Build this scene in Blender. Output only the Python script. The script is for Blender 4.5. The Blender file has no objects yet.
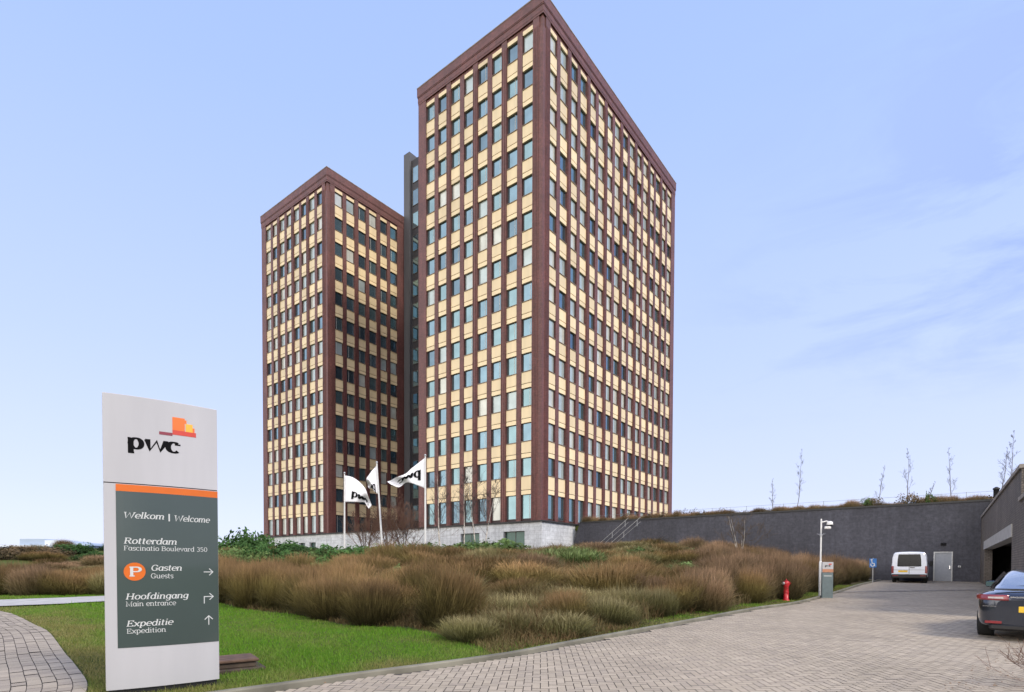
import bpy, math, random
import numpy as np
from mathutils import Vector, Matrix, Euler

SC = bpy.context.scene
COL = SC.collection
R = math.radians
random.seed(7); np.random.seed(7)

# ------------------------------------------------------------------ camera
EYE = 1.68; FPX = 551.0; W, H = 1024, 692
SHIFT = 0.2295
cd = bpy.data.cameras.new("camera"); cam = bpy.data.objects.new("camera", cd); COL.objects.link(cam)
cd.sensor_width = 36; cd.sensor_fit = 'HORIZONTAL'; cd.lens = FPX / W * 36
cd.shift_y = SHIFT; cd.clip_start = 0.1; cd.clip_end = 9000
cam.location = (0, 0, EYE)
cam.rotation_euler = (R(90 - 1.37), R(-0.2), 0)
SC.camera = cam
CR = Euler(cam.rotation_euler).to_matrix()
CY = H / 2 + SHIFT * W

# ------------------------------------------------------------------ world, sun, exposure
SUN_EL = R(41); SUN_H = Vector((0.79, -0.613, 0)).normalized()
world = bpy.data.worlds.new("World"); SC.world = world; world.use_nodes = True
wn = world.node_tree.nodes; wl = world.node_tree.links; wn.clear()
out = wn.new('ShaderNodeOutputWorld'); bg = wn.new('ShaderNodeBackground'); wl.new(bg.outputs[0], out.inputs[0])
sky = wn.new('ShaderNodeTexSky'); sky.sky_type = 'NISHITA'; sky.sun_disc = False
sky.sun_elevation = SUN_EL; sky.sun_rotation = math.atan2(SUN_H.x, SUN_H.y)
sky.air_density = 1.0; sky.dust_density = 1.5; sky.ozone_density = 1.5
bg.inputs[1].default_value = 0.1
tc = wn.new('ShaderNodeTexCoord')
sep = wn.new('ShaderNodeSeparateXYZ'); wl.new(tc.outputs['Generated'], sep.inputs[0])
# thin high cloud veil: colour by elevation
ramp = wn.new('ShaderNodeValToRGB'); wl.new(sep.outputs[2], ramp.inputs[0])
SKY_STOPS = [(0.0, (7.3, 7.8, 9.7)), (0.12, (6.2, 6.9, 9.6)), (0.32, (5.1, 6.2, 9.6)), (0.62, (3.9, 5.3, 9.3)), (1.0, (3.0, 4.4, 9.0))]
el = ramp.color_ramp.elements
for i, (p, c) in enumerate(SKY_STOPS):
    e = el[i] if i < 2 else el.new(p)
    e.position = p; e.color = (c[0] / 10, c[1] / 10, c[2] / 10, 1)
vm = wn.new('ShaderNodeVectorMath'); vm.operation = 'SCALE'; vm.inputs['Scale'].default_value = 10.0
wl.new(ramp.outputs[0], vm.inputs[0])
mixv = wn.new('ShaderNodeMix'); mixv.data_type = 'RGBA'; mixv.inputs[0].default_value = 0.85
wl.new(sky.outputs[0], mixv.inputs[6]); wl.new(vm.outputs[0], mixv.inputs[7])
# faint darker wisps
mp = wn.new('ShaderNodeMapping'); mp.inputs['Scale'].default_value = (1.6, 1.6, 5.0); mp.inputs['Rotation'].default_value = (0.0, R(24), 0.0)
wl.new(tc.outputs['Generated'], mp.inputs[0])
nz = wn.new('ShaderNodeTexNoise'); nz.inputs['Scale'].default_value = 2.3; nz.inputs['Detail'].default_value = 9; nz.inputs['Roughness'].default_value = 0.62
nz.inputs['Distortion'].default_value = 0.6
wl.new(mp.outputs[0], nz.inputs[0])
wr = wn.new('ShaderNodeValToRGB'); wr.color_ramp.elements[0].position = 0.46; wr.color_ramp.elements[1].position = 0.62
wl.new(nz.outputs[0], wr.inputs[0])
wx = wn.new('ShaderNodeMapRange'); wx.inputs[1].default_value = 0.25; wx.inputs[2].default_value = 0.6; wl.new(sep.outputs[0], wx.inputs[0])
wm = wn.new('ShaderNodeMath'); wm.operation = 'MULTIPLY'; wl.new(wr.outputs[0], wm.inputs[0]); wl.new(wx.outputs[0], wm.inputs[1])
wz = wn.new('ShaderNodeMapRange'); wz.inputs[1].default_value = .22; wz.inputs[2].default_value = .36; wl.new(sep.outputs[2], wz.inputs[0])
wm3 = wn.new('ShaderNodeMath'); wm3.operation = 'MULTIPLY'; wl.new(wm.outputs[0], wm3.inputs[0]); wl.new(wz.outputs[0], wm3.inputs[1])
wm2 = wn.new('ShaderNodeMath'); wm2.operation = 'MULTIPLY'; wl.new(wm3.outputs[0], wm2.inputs[0]); wm2.inputs[1].default_value = 0.95
mixc = wn.new('ShaderNodeMix'); mixc.data_type = 'RGBA'
wl.new(wm2.outputs[0], mixc.inputs[0]); wl.new(mixv.outputs[2], mixc.inputs[6]); mixc.inputs[7].default_value = (3.3, 4.4, 8.0, 1)
# unseen bright bank added behind the camera and left, to light the left faces
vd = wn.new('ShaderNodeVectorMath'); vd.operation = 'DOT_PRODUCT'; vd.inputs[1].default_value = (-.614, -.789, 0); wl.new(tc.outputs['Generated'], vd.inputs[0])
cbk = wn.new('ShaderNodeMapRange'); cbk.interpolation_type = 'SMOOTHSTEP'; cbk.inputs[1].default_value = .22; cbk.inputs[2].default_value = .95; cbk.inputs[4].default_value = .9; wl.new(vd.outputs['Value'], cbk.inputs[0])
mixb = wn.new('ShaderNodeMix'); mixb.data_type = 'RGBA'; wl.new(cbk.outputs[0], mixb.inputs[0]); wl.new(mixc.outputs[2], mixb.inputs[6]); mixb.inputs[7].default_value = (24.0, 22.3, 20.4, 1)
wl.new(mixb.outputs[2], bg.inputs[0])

sd = bpy.data.lights.new("sun", 'SUN'); sd.energy = 2.3; sd.angle = R(15); sd.color = (1.0, 0.90, 0.76)
so = bpy.data.objects.new("sun", sd); COL.objects.link(so)
sdir = Vector((SUN_H.x * math.cos(SUN_EL), SUN_H.y * math.cos(SUN_EL), math.sin(SUN_EL)))
so.rotation_euler = sdir.to_track_quat('Z', 'Y').to_euler()
so.location = (20, -30, 40)
SC.view_settings.view_transform = 'Standard'; SC.view_settings.look = 'None'
SC.view_settings.exposure = 0.38; SC.view_settings.gamma = 1.0; SC.view_settings.use_curve_mapping = False

# ------------------------------------------------------------------ helpers
SL = 0.0193
def base_z(Y): return SL * np.clip(Y, -30, 41.0)
def ray(px, py): return CR @ Vector(((px - W / 2) / FPX, (CY - py) / FPX, -1))
def at(px, py, Y):
    d = ray(px, py); t = Y / d.y
    return Vector((d.x * t, Y, EYE + d.z * t))
def gp(px, py):
    d = ray(px, py); t = EYE / (SL * d.y - d.z)
    return Vector((d.x * t, d.y * t, EYE + d.z * t))
def proj(p):
    q = CR.transposed() @ (Vector(p) - Vector((0, 0, EYE)))
    return (W / 2 + FPX * q.x / -q.z, CY - FPX * q.y / -q.z, -q.z)

def tag(o, label=None, cat=None, group=None, kind=None):
    if label: o['label'] = label
    if cat: o['category'] = cat
    if group: o['group'] = group
    if kind: o['kind'] = kind
    return o
def thing(name, label, cat, loc=(0, 0, 0), rz=0.0, group=None):
    o = bpy.data.objects.new(name, None); COL.objects.link(o)
    o.location = loc; o.rotation_euler = (0, 0, rz); o.empty_display_size = 0.2
    return tag(o, label, cat, group)
def link(name, me, parent=None, loc=None, rot=None, scale=None):
    o = bpy.data.objects.new(name, me); COL.objects.link(o)
    if parent is not None: o.parent = parent
    if loc is not None: o.location = loc
    if rot is not None: o.rotation_euler = rot
    if scale is not None: o.scale = scale
    return o
def copy_tree(o, parent=None):
    c = o.copy(); COL.objects.link(c)
    if parent is not None: c.parent = parent
    for ch in o.children: copy_tree(ch, c)
    return c

def fast_mesh(name, verts, faces_flat, sizes, mats, midx=None, smooth=False, attr=None):
    me = bpy.data.meshes.new(name)
    v = np.asarray(verts, dtype=np.float32); f = np.asarray(faces_flat, dtype=np.int32); s = np.asarray(sizes, dtype=np.int32)
    me.vertices.add(len(v)); me.vertices.foreach_set('co', v.ravel())
    me.loops.add(len(f)); me.loops.foreach_set('vertex_index', f)
    me.polygons.add(len(s))
    st = np.concatenate(([0], np.cumsum(s)[:-1])).astype(np.int32)
    me.polygons.foreach_set('loop_start', st)
    if midx is not None: me.polygons.foreach_set('material_index', np.asarray(midx, dtype=np.int32))
    if smooth: me.polygons.foreach_set('use_smooth', np.ones(len(s), dtype=bool))
    for m in mats: me.materials.append(m)
    if attr is not None:
        for nm, arr in attr.items():
            a = me.attributes.new(nm, 'FLOAT', 'POINT'); a.data.foreach_set('value', np.asarray(arr, dtype=np.float32))
    me.update(calc_edges=True); me.validate()
    return me

class MB:
    def __init__(s): s.v = []; s.f = []; s.m = []; s.sm = []
    def add(s, vs, fs, m=0, smooth=False):
        o = len(s.v); s.v += [tuple(p) for p in vs]
        for f in fs: s.f.append([i + o for i in f]); s.m.append(m); s.sm.append(smooth)
        return s
    def box(s, x0, x1, y0, y1, z0, z1, m=0):
        if x0 > x1: x0, x1 = x1, x0
        if y0 > y1: y0, y1 = y1, y0
        if z0 > z1: z0, z1 = z1, z0
        return s.add([(x0, y0, z0), (x1, y0, z0), (x1, y1, z0), (x0, y1, z0), (x0, y0, z1), (x1, y0, z1), (x1, y1, z1), (x0, y1, z1)],
                     [(0, 3, 2, 1), (4, 5, 6, 7), (0, 1, 5, 4), (1, 2, 6, 5), (2, 3, 7, 6), (3, 0, 4, 7)], m)
    def rbox(s, x0, x1, y0, y1, z0, z1, b, m=0):
        # box with chamfered vertical and horizontal edges
        b = min(b, (x1 - x0) * .45, (y1 - y0) * .45, (z1 - z0) * .45)
        rings = []
        for z, i in ((z0, b), (z0 + b, 0), (z1 - b, 0), (z1, b)):
            X0, X1, Y0, Y1 = x0 + i, x1 - i, y0 + i, y1 - i
            rings.append([(X0 + b, Y0, z), (X1 - b, Y0, z), (X1, Y0 + b, z), (X1, Y1 - b, z), (X1 - b, Y1, z), (X0 + b, Y1, z), (X0, Y1 - b, z), (X0, Y0 + b, z)])
        return s.loft(rings, m, cap=True)
    def loft(s, rings, m=0, cap=False, closed=True, smooth=False):
        n = len(rings[0]); vs = [p for r in rings for p in r]; fs = []
        for k in range(len(rings) - 1):
            for i in range(n if closed else n - 1):
                j = (i + 1) % n
                fs.append((k * n + i, k * n + j, (k + 1) * n + j, (k + 1) * n + i))
        s.add(vs, fs, m, smooth)
        if cap:
            s.add(rings[0], [tuple(range(n))[::-1]], m); s.add(rings[-1], [tuple(range(n))], m)
        return s
    def tube(s, pts, rad, n=8, m=0, cap=True, smooth=True):
        pts = [Vector(p) for p in pts]
        if not hasattr(rad, '__len__'): rad = [rad] * len(pts)
        rings = []; up = None
        for i, p in enumerate(pts):
            d = (pts[min(i + 1, len(pts) - 1)] - pts[max(i - 1, 0)])
            if d.length < 1e-9: d = Vector((0, 0, 1))
            d.normalize()
            if up is None:
                up = Vector((1, 0, 0)) if abs(d.x) < .8 else Vector((0, 1, 0))
            a = (up - d * up.dot(d)).normalized(); b = d.cross(a); up = a
            rings.append([p + (a * math.cos(2 * math.pi * k / n) + b * math.sin(2 * math.pi * k / n)) * rad[i] for k in range(n)])
        return s.loft(rings, m, cap=cap, smooth=smooth)
    def lathe(s, prof, c=(0, 0, 0), n=20, m=0, axis='z', smooth=True, cap=True):
        rings = []
        for r, h in prof:
            ring = []
            for k in range(n):
                a = 2 * math.pi * k / n; u, v = r * math.cos(a), r * math.sin(a)
                if axis == 'z': ring.append((c[0] + u, c[1] + v, c[2] + h))
                elif axis == 'x': ring.append((c[0] + h, c[1] + u, c[2] + v))
                else: ring.append((c[0] + v, c[1] + h, c[2] + u))
            rings.append(ring)
        return s.loft(rings, m, cap=cap, smooth=smooth)
    def mesh(s, name, mats):
        me = bpy.data.meshes.new(name)
        me.from_pydata(s.v, [], s.f)
        for mm in (mats if isinstance(mats, (list, tuple)) else [mats]): me.materials.append(mm)
        me.polygons.foreach_set('material_index', s.m); me.polygons.foreach_set('use_smooth', s.sm)
        me.update(); return me
    def build(s, name, mats, parent=None, loc=None, rot=None, bevel=0):
        o = link(name, s.mesh(name, mats), parent, loc, rot)
        if bevel:
            md = o.modifiers.new('bevel', 'BEVEL'); md.width = bevel; md.segments = 2; md.limit_method = 'ANGLE'; md.angle_limit = R(40)
        return o

# ------------------------------------------------------------------ materials
def new_mat(name):
    m = bpy.data.materials.new(name); m.use_nodes = True
    return m, m.node_tree.nodes, m.node_tree.links, m.node_tree.nodes['Principled BSDF']
def mat(name, col, rough=.6, metal=0, var=.15, scale=6.0, bump=0.0, bscale=40, spec=.5, coat=0, rnd=0.0, streak=False):
    m, n, l, b = new_mat(name)
    b.inputs['Roughness'].default_value = rough; b.inputs['Metallic'].default_value = metal
    b.inputs['Specular IOR Level'].default_value = spec; b.inputs['Coat Weight'].default_value = coat
    b.inputs['Coat Roughness'].default_value = .05
    tcn = n.new('ShaderNodeTexCoord'); nz = n.new('ShaderNodeTexNoise'); nz.inputs['Scale'].default_value = scale; nz.inputs['Detail'].default_value = 6
    if streak:
        mpn = n.new('ShaderNodeMapping'); mpn.inputs['Scale'].default_value = (1, 1, .12); l.new(tcn.outputs['Object'], mpn.inputs[0]); l.new(mpn.outputs[0], nz.inputs[0])
    else: l.new(tcn.outputs['Object'], nz.inputs[0])
    mr = n.new('ShaderNodeMapRange'); mr.inputs[1].default_value = .3; mr.inputs[2].default_value = .7
    mr.inputs[3].default_value = 1 - var; mr.inputs[4].default_value = 1 + var; l.new(nz.outputs[0], mr.inputs[0])
    fac = mr.outputs[0]
    if rnd:
        oi = n.new('ShaderNodeNewGeometry'); r2 = n.new('ShaderNodeMapRange'); r2.inputs[3].default_value = 1 - rnd; r2.inputs[4].default_value = 1 + rnd
        l.new(oi.outputs['Random Per Island'], r2.inputs[0]); mm = n.new('ShaderNodeMath'); mm.operation = 'MULTIPLY'; l.new(fac, mm.inputs[0]); l.new(r2.outputs[0], mm.inputs[1]); fac = mm.outputs[0]
    vs = n.new('ShaderNodeVectorMath'); vs.operation = 'SCALE'; vs.inputs[0].default_value = col[:3]; l.new(fac, vs.inputs['Scale'])
    l.new(vs.outputs[0], b.inputs['Base Color'])
    if bump:
        nb = n.new('ShaderNodeTexNoise'); nb.inputs['Scale'].default_value = bscale; nb.inputs['Detail'].default_value = 4; l.new(tcn.outputs['Object'], nb.inputs[0])
        bp = n.new('ShaderNodeBump'); bp.inputs['Strength'].default_value = bump; bp.inputs['Distance'].default_value = .02; l.new(nb.outputs[0], bp.inputs['Height']); l.new(bp.outputs[0], b.inputs['Normal'])
    return m
def brick_mat(name, c1, c2, mortar, bw=.22, bh=.065, msize=.008, rough=.6, var=.25, big=.35, bump=.3, streak=.14):
    m, n, l, b = new_mat(name); b.inputs['Roughness'].default_value = rough
    tcn = n.new('ShaderNodeTexCoord'); sp = n.new('ShaderNodeSeparateXYZ'); l.new(tcn.outputs['Object'], sp.inputs[0])
    ad = n.new('ShaderNodeMath'); ad.operation = 'ADD'; l.new(sp.outputs[0], ad.inputs[0]); l.new(sp.outputs[1], ad.inputs[1])
    cb = n.new('ShaderNodeCombineXYZ'); l.new(ad.outputs[0], cb.inputs[0]); l.new(sp.outputs[2], cb.inputs[1])
    bt = n.new('ShaderNodeTexBrick'); l.new(cb.outputs[0], bt.inputs[0]); bt.inputs['Scale'].default_value = 1
    bt.inputs['Brick Width'].default_value = bw; bt.inputs['Row Height'].default_value = bh; bt.inputs['Mortar Size'].default_value = msize
    bt.inputs['Color1'].default_value = (*c1, 1); bt.inputs['Color2'].default_value = (*c2, 1); bt.inputs['Mortar'].default_value = (*mortar, 1)
    nz = n.new('ShaderNodeTexNoise'); nz.inputs['Scale'].default_value = big; nz.inputs['Detail'].default_value = 8; nz.inputs['Roughness'].default_value = .65; l.new(tcn.outputs['Object'], nz.inputs[0])
    mr = n.new('ShaderNodeMapRange'); mr.inputs[1].default_value = .3; mr.inputs[2].default_value = .7; mr.inputs[3].default_value = 1 - var; mr.inputs[4].default_value = 1 + var; l.new(nz.outputs[0], mr.inputs[0])
    vs = n.new('ShaderNodeVectorMath'); vs.operation = 'SCALE'; l.new(bt.outputs[0], vs.inputs[0])
    n2 = n.new('ShaderNodeTexNoise'); n2.inputs['Scale'].default_value = 4.0; n2.inputs['Detail'].default_value = 4; n2.inputs['Roughness'].default_value = .8; l.new(tcn.outputs['Object'], n2.inputs[0])
    m2 = n.new('ShaderNodeMapRange'); m2.inputs[1].default_value = .25; m2.inputs[2].default_value = .75; m2.inputs[3].default_value = 1 - var * 1.4; m2.inputs[4].default_value = 1 + var * 1.4; l.new(n2.outputs[0], m2.inputs[0])
    mu = n.new('ShaderNodeMath'); mu.operation = 'MULTIPLY'; l.new(mr.outputs[0], mu.inputs[0]); l.new(m2.outputs[0], mu.inputs[1])
    # rain streaks running down the wall
    mpn = n.new('ShaderNodeMapping'); mpn.inputs['Scale'].default_value = (1, 1, .06); l.new(tcn.outputs['Object'], mpn.inputs[0])
    n3 = n.new('ShaderNodeTexNoise'); n3.inputs['Scale'].default_value = 1.6; n3.inputs['Detail'].default_value = 6; n3.inputs['Roughness'].default_value = .7; l.new(mpn.outputs[0], n3.inputs[0])
    m3 = n.new('ShaderNodeMapRange'); m3.inputs[1].default_value = .35; m3.inputs[2].default_value = .65; m3.inputs[3].default_value = 1 - streak; m3.inputs[4].default_value = 1 + streak; l.new(n3.outputs[0], m3.inputs[0])
    m4 = n.new('ShaderNodeMath'); m4.operation = 'MULTIPLY'; l.new(mu.outputs[0], m4.inputs[0]); l.new(m3.outputs[0], m4.inputs[1]); l.new(m4.outputs[0], vs.inputs['Scale']); l.new(vs.outputs[0], b.inputs['Base Color'])
    bp = n.new('ShaderNodeBump'); bp.inputs['Strength'].default_value = bump; bp.inputs['Distance'].default_value = .01; bp.invert = True; l.new(bt.outputs['Fac'], bp.inputs['Height']); l.new(bp.outputs[0], b.inputs['Normal'])
    return m
def stem_mat(name, c0, c1, c2, rnd=.36, trans=0.0, patch=.35):
    # colour along a stem (attribute 't' 0 at the root, 1 at the tip), a hue shift per plant
    m, n, l, b = new_mat(name); b.inputs['Roughness'].default_value = .8; b.inputs['Specular IOR Level'].default_value = .2
    at_ = n.new('ShaderNodeAttribute'); at_.attribute_name = 't'
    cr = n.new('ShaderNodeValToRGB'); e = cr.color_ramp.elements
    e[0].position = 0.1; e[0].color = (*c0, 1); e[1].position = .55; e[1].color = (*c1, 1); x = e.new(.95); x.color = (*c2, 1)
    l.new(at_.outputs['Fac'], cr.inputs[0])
    a2 = n.new('ShaderNodeAttribute'); a2.attribute_name = 'rnd'
    oi = n.new('ShaderNodeObjectInfo')
    ad = n.new('ShaderNodeMath'); ad.operation = 'ADD'; l.new(a2.outputs['Fac'], ad.inputs[0]); l.new(oi.outputs['Random'], ad.inputs[1])
    mr = n.new('ShaderNodeMapRange'); mr.inputs[2].default_value = 2; mr.inputs[3].default_value = 1 - rnd * 1.6; mr.inputs[4].default_value = 1 + rnd * 1.6; l.new(ad.outputs[0], mr.inputs[0])
    geo = n.new('ShaderNodeNewGeometry'); nz = n.new('ShaderNodeTexNoise'); nz.inputs['Scale'].default_value = .35; nz.inputs['Detail'].default_value = 3; l.new(geo.outputs['Position'], nz.inputs[0])
    m2 = n.new('ShaderNodeMapRange'); m2.inputs[1].default_value = .3; m2.inputs[2].default_value = .7; m2.inputs[3].default_value = 1 - patch; m2.inputs[4].default_value = 1 + patch; l.new(nz.outputs[0], m2.inputs[0])
    mu = n.new('ShaderNodeMath'); mu.operation = 'MULTIPLY'; l.new(mr.outputs[0], mu.inputs[0]); l.new(m2.outputs[0], mu.inputs[1])
    vs = n.new('ShaderNodeVectorMath'); vs.operation = 'SCALE'; l.new(cr.outputs[0], vs.inputs[0]); l.new(mu.outputs[0], vs.inputs['Scale']); l.new(vs.outputs[0], b.inputs['Base Color'])
    if trans:
        tr = n.new('ShaderNodeBsdfTranslucent'); l.new(vs.outputs[0], tr.inputs[0]); mx = n.new('ShaderNodeMixShader'); mx.inputs[0].default_value = trans
        l.new(b.outputs[0], mx.inputs[1]); l.new(tr.outputs[0], mx.inputs[2]); l.new(mx.outputs[0], n['Material Output'].inputs[0])
    return m

M = {}
M['brick'] = brick_mat('purple_red_brick', (.175, .054, .046), (.10, .031, .027), (.14, .075, .065), rough=.5)
M['brick_dark'] = brick_mat('dark_core_brick', (.035, .033, .04), (.026, .024, .03), (.03, .03, .03))
M['core_panel'] = mat('grey_core_panel', (.085, .085, .092), .6, var=.12, scale=1.5, streak=True)
M['cream'] = mat('cream_glazed_panel', (.80, .64, .39), .32, var=.07, scale=1.2, rnd=.14, streak=True)
M['line'] = mat('dark_reveal', (.05, .03, .03), .7)
M['sill'] = mat('sill_metal', (.22, .16, .12), .5)
M['frame'] = mat('window_frame', (.10, .09, .085), .5)
M['frame_light'] = mat('pale_window_bar', (.62, .60, .55), .5)
M['stone'] = brick_mat('pale_plinth_stone', (.58, .60, .62), (.52, .54, .56), (.34, .36, .38), bw=1.6, bh=.42, msize=.012, rough=.6, var=.16, big=1.2, bump=.15)
M['slate'] = brick_mat('slate_wall_block', (.062, .063, .078), (.054, .055, .069), (.048, .049, .06), bw=.44, bh=.2, msize=.006, rough=.75, var=.28, big=.25, bump=.12)
M['coping_dark'] = mat('dark_coping', (.03, .03, .03), .6)
M['garage_brick'] = brick_mat('grey_brown_brick', (.175, .148, .126), (.125, .107, .092), (.07, .062, .055), bw=.23, bh=.09, msize=.012, rough=.75, var=.25, big=.4)
M['coping'] = mat('weathered_coping', (.27, .24, .21), .8, var=.25, scale=3)
M['concrete'] = mat('pale_concrete', (.42, .41, .39), .75, var=.15, scale=2.5, bump=.1)
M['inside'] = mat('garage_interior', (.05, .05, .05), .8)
M['white'] = mat('white_paint', (.72, .73, .75), .4, var=.05)
M['signwhite'] = mat('sign_silver_white', (.44, .44, .455), .34, var=.07, scale=2.5, streak=True)
M['signgrey'] = mat('sign_panel_grey_green', (.044, .064, .058), .22, var=.07, scale=1.0, coat=.5)
M['orange'] = mat('sign_orange', (.60, .125, .006), .35, var=.05)
M['red'] = mat('logo_red', (.55, .05, .03), .4, var=.05)
M['yellow'] = mat('logo_yellow', (.85, .42, .04), .4, var=.05)
M['logo_orange'] = mat('logo_orange', (.75, .16, .02), .4, var=.05)
M['maroon'] = mat('logo_maroon', (.22, .03, .05), .4, var=.05)
M['ink'] = mat('black_lettering', (.006, .006, .007), .9, var=.05, spec=.1)
M['letter'] = mat('white_lettering', (.52, .54, .53), .5, var=.03)
M['galv'] = mat('galvanised_steel', (.45, .46, .47), .4, .6, var=.15)
M['doorgrey'] = mat('grey_door_paint', (.29, .31, .345), .45, var=.06)
M['black'] = mat('black_plastic', (.012, .012, .013), .5)
M['rubber'] = mat('tyre_rubber', (.015, .015, .015), .85)
M['hydrant'] = mat('hydrant_red', (.50, .02, .03), .35, var=.15, scale=8)
M['blue'] = mat('sign_blue', (.02, .14, .42), .4)
M['infogrey'] = mat('info_sign_grey', (.13, .17, .18), .4, var=.1)
M['cloth'] = mat('flag_cloth', (.78, .78, .82), .8, var=.03)
M['pole'] = mat('pole_white', (.68, .68, .66), .4, var=.06)
M['bark_birch'] = mat('birch_bark', (.46, .43, .38), .8, var=.45, scale=5)
M['bark'] = mat('brown_bark', (.10, .075, .055), .85, var=.3, scale=10)
M['twig'] = mat('bare_twigs', (.05, .036, .032), .85, var=.3)
M['twig_red'] = mat('brown_twigs', (.13, .07, .045), .85, var=.3)
M['van'] = mat('van_white_paint', (.76, .80, .88), .3, var=.04, coat=.6)
M['carpaint'] = mat('dark_blue_paint', (.035, .042, .06), .16, .55, var=.1, coat=1.0)
M['cabinsheen'] = mat('painted_sky_sheen', (.30, .33, .38), .14, .85, var=.05, coat=1.0)  # car paint made paler and metallic, sky reflection put into its colour
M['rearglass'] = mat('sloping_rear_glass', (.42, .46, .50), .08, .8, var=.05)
M['fadedorange'] = mat('faded_orange_band', (.46, .22, .13), .5)
M['plinthglass'] = mat('dark_green_glass', (.05, .10, .085), .1, .3)
M['chrome'] = mat('chrome', (.75, .75, .77), .12, 1.0, var=.03)
M['rim'] = mat('wheel_alloy', (.35, .36, .37), .35, .8)
M['darkglass'] = mat('dark_car_glass', (.008, .009, .011), .12, var=.05, spec=.35)
M['lamp_red'] = mat('tail_lamp_red', (.22, .015, .02), .15, coat=1.0, var=.1)
M['lamp_clear'] = mat('tail_lamp_clear', (.6, .55, .55), .1, coat=1.0)
M['plate'] = mat('yellow_plate', (.75, .48, .03), .4)
M['wood'] = mat('weathered_timber', (.07, .05, .035), .8, var=.35, scale=5)
M['rust'] = mat('rusty_cover', (.12, .07, .045), .8, var=.35, scale=7)
M['rail'] = mat('steel_rail', (.30, .33, .36), .4, .5)
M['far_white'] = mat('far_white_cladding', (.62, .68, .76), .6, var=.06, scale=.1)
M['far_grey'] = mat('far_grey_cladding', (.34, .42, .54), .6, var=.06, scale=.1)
M['joint'] = mat('paver_joint', (.085, .075, .068), .9)
def glass_mat(name, base, metal, rough):
    m, n, l, b = new_mat(name); b.inputs['Base Color'].default_value = (*base, 1); b.inputs['Metallic'].default_value = metal; b.inputs['Roughness'].default_value = rough
    tcn = n.new('ShaderNodeTexCoord'); geo = n.new('ShaderNodeNewGeometry'); nz = n.new('ShaderNodeTexNoise'); nz.inputs['Scale'].default_value = .55; nz.inputs['Detail'].default_value = 1; l.new(geo.outputs['Position'], nz.inputs[0])
    bp = n.new('ShaderNodeBump'); bp.inputs['Strength'].default_value = .12; bp.inputs['Distance'].default_value = .1; l.new(nz.outputs[0], bp.inputs['Height']); l.new(bp.outputs[0], b.inputs['Normal'])
    n2 = n.new('ShaderNodeTexNoise'); n2.inputs['Scale'].default_value = .8; n2.inputs['Detail'].default_value = 4; l.new(geo.outputs['Position'], n2.inputs[0])
    mr = n.new('ShaderNodeMapRange'); mr.inputs[3].default_value = .7; mr.inputs[4].default_value = 1.3; l.new(n2.outputs[0], mr.inputs[0])
    vs = n.new('ShaderNodeVectorMath'); vs.operation = 'SCALE'; vs.inputs[0].default_value = base; l.new(mr.outputs[0], vs.inputs['Scale']); l.new(vs.outputs[0], b.inputs['Base Color'])
    return m
M['glass'] = [glass_mat('coated_glass', (.18, .28, .34), .8, .05), glass_mat('coated_glass_green', (.20, .31, .34), .8, .06), glass_mat('coated_glass_dark', (.13, .20, .25), .85, .05)]
M['blind'] = [glass_mat('glass_over_blind', (.44, .52, .52), .3, .12), glass_mat('glass_over_pale_blind', (.60, .62, .56), .25, .15)]
# ------------------------------------------------------------------ geometry of the site
def catmull(P, step=.35):
    P = [np.array(p, float) for p in P]; P = [2 * P[0] - P[1]] + P + [2 * P[-1] - P[-2]]; o = []
    for i in range(1, len(P) - 2):
        a, b, c, d = P[i - 1], P[i], P[i + 1], P[i + 2]; n = max(2, int(np.linalg.norm(c - b) / step))
        for k in range(n):
            t = k / n
            o.append(.5 * ((2 * b) + (-a + c) * t + (2 * a - 5 * b + 4 * c - d) * t * t + (-a + 3 * b - 3 * c + d) * t ** 3))
    o.append(P[-2]); return np.array(o)
def inpoly(x, y, P):
    x = np.asarray(x); y = np.asarray(y); c = np.zeros(x.shape, bool); n = len(P)
    for i in range(n):
        x1, y1 = P[i]; x2, y2 = P[(i + 1) % n]
        if y1 == y2: continue
        k = ((y1 > y) != (y2 > y)) & (x < (x2 - x1) * (y - y1) / (y2 - y1) + x1); c ^= k
    return c
def dist_poly(x, y, P):
    d = np.full(np.shape(x), 1e9)
    for i in range(len(P) - 1):
        a = P[i]; b = P[i + 1]; ab = b - a; L = (ab ** 2).sum() + 1e-12
        t = np.clip(((x - a[0]) * ab[0] + (y - a[1]) * ab[1]) / L, 0, 1)
        d = np.minimum(d, np.hypot(x - a[0] - t * ab[0], y - a[1] - t * ab[1]))
    return d
xy = lambda p: (p.x, p.y)
# local frame of the buildings: x along the long faces, y along the short ones
P0 = at(541, 519, 56.0); P0.z = 0
AZ = math.atan2(.789, .614); VX = Vector((math.cos(AZ), math.sin(AZ), 0)); VY = Vector((-math.sin(AZ), math.cos(AZ), 0))
def loc2w(x, y, z=0): return P0 + VX * x + VY * y + Vector((0, 0, z))
FZ = .0193 * 41.0            # level of the yard in front of the wall
WX = 5.64; GY = -34.3        # plane of the slate wall, plane of the garage front

kerb_px = [(276, 691), (340, 681.5), (440, 668), (510, 657.6), (540, 651.7), (616, 637.0), (692, 622.5), (756, 610), (799, 603.5), (838, 592.6), (859, 585.6), (880, 580.3)]
kp = [xy(gp(*p)) for p in kerb_px]
kp = [(-14.0, -1.5), (-7.5, 3.3)] + kp
kend = loc2w(WX - .25, -27.6); kp.append(xy(kend))
KERB = catmull(kp, .4)
lawn_px = [(230, 606.5), (255, 611), (300, 616), (345, 626), (400, 628), (450, 639), (492, 657)]
LB = [xy(gp(*p)) for p in lawn_px]
LAWN = catmull([(-24, 29), (-15.5, 25.5)] + LB, .5)
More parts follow.
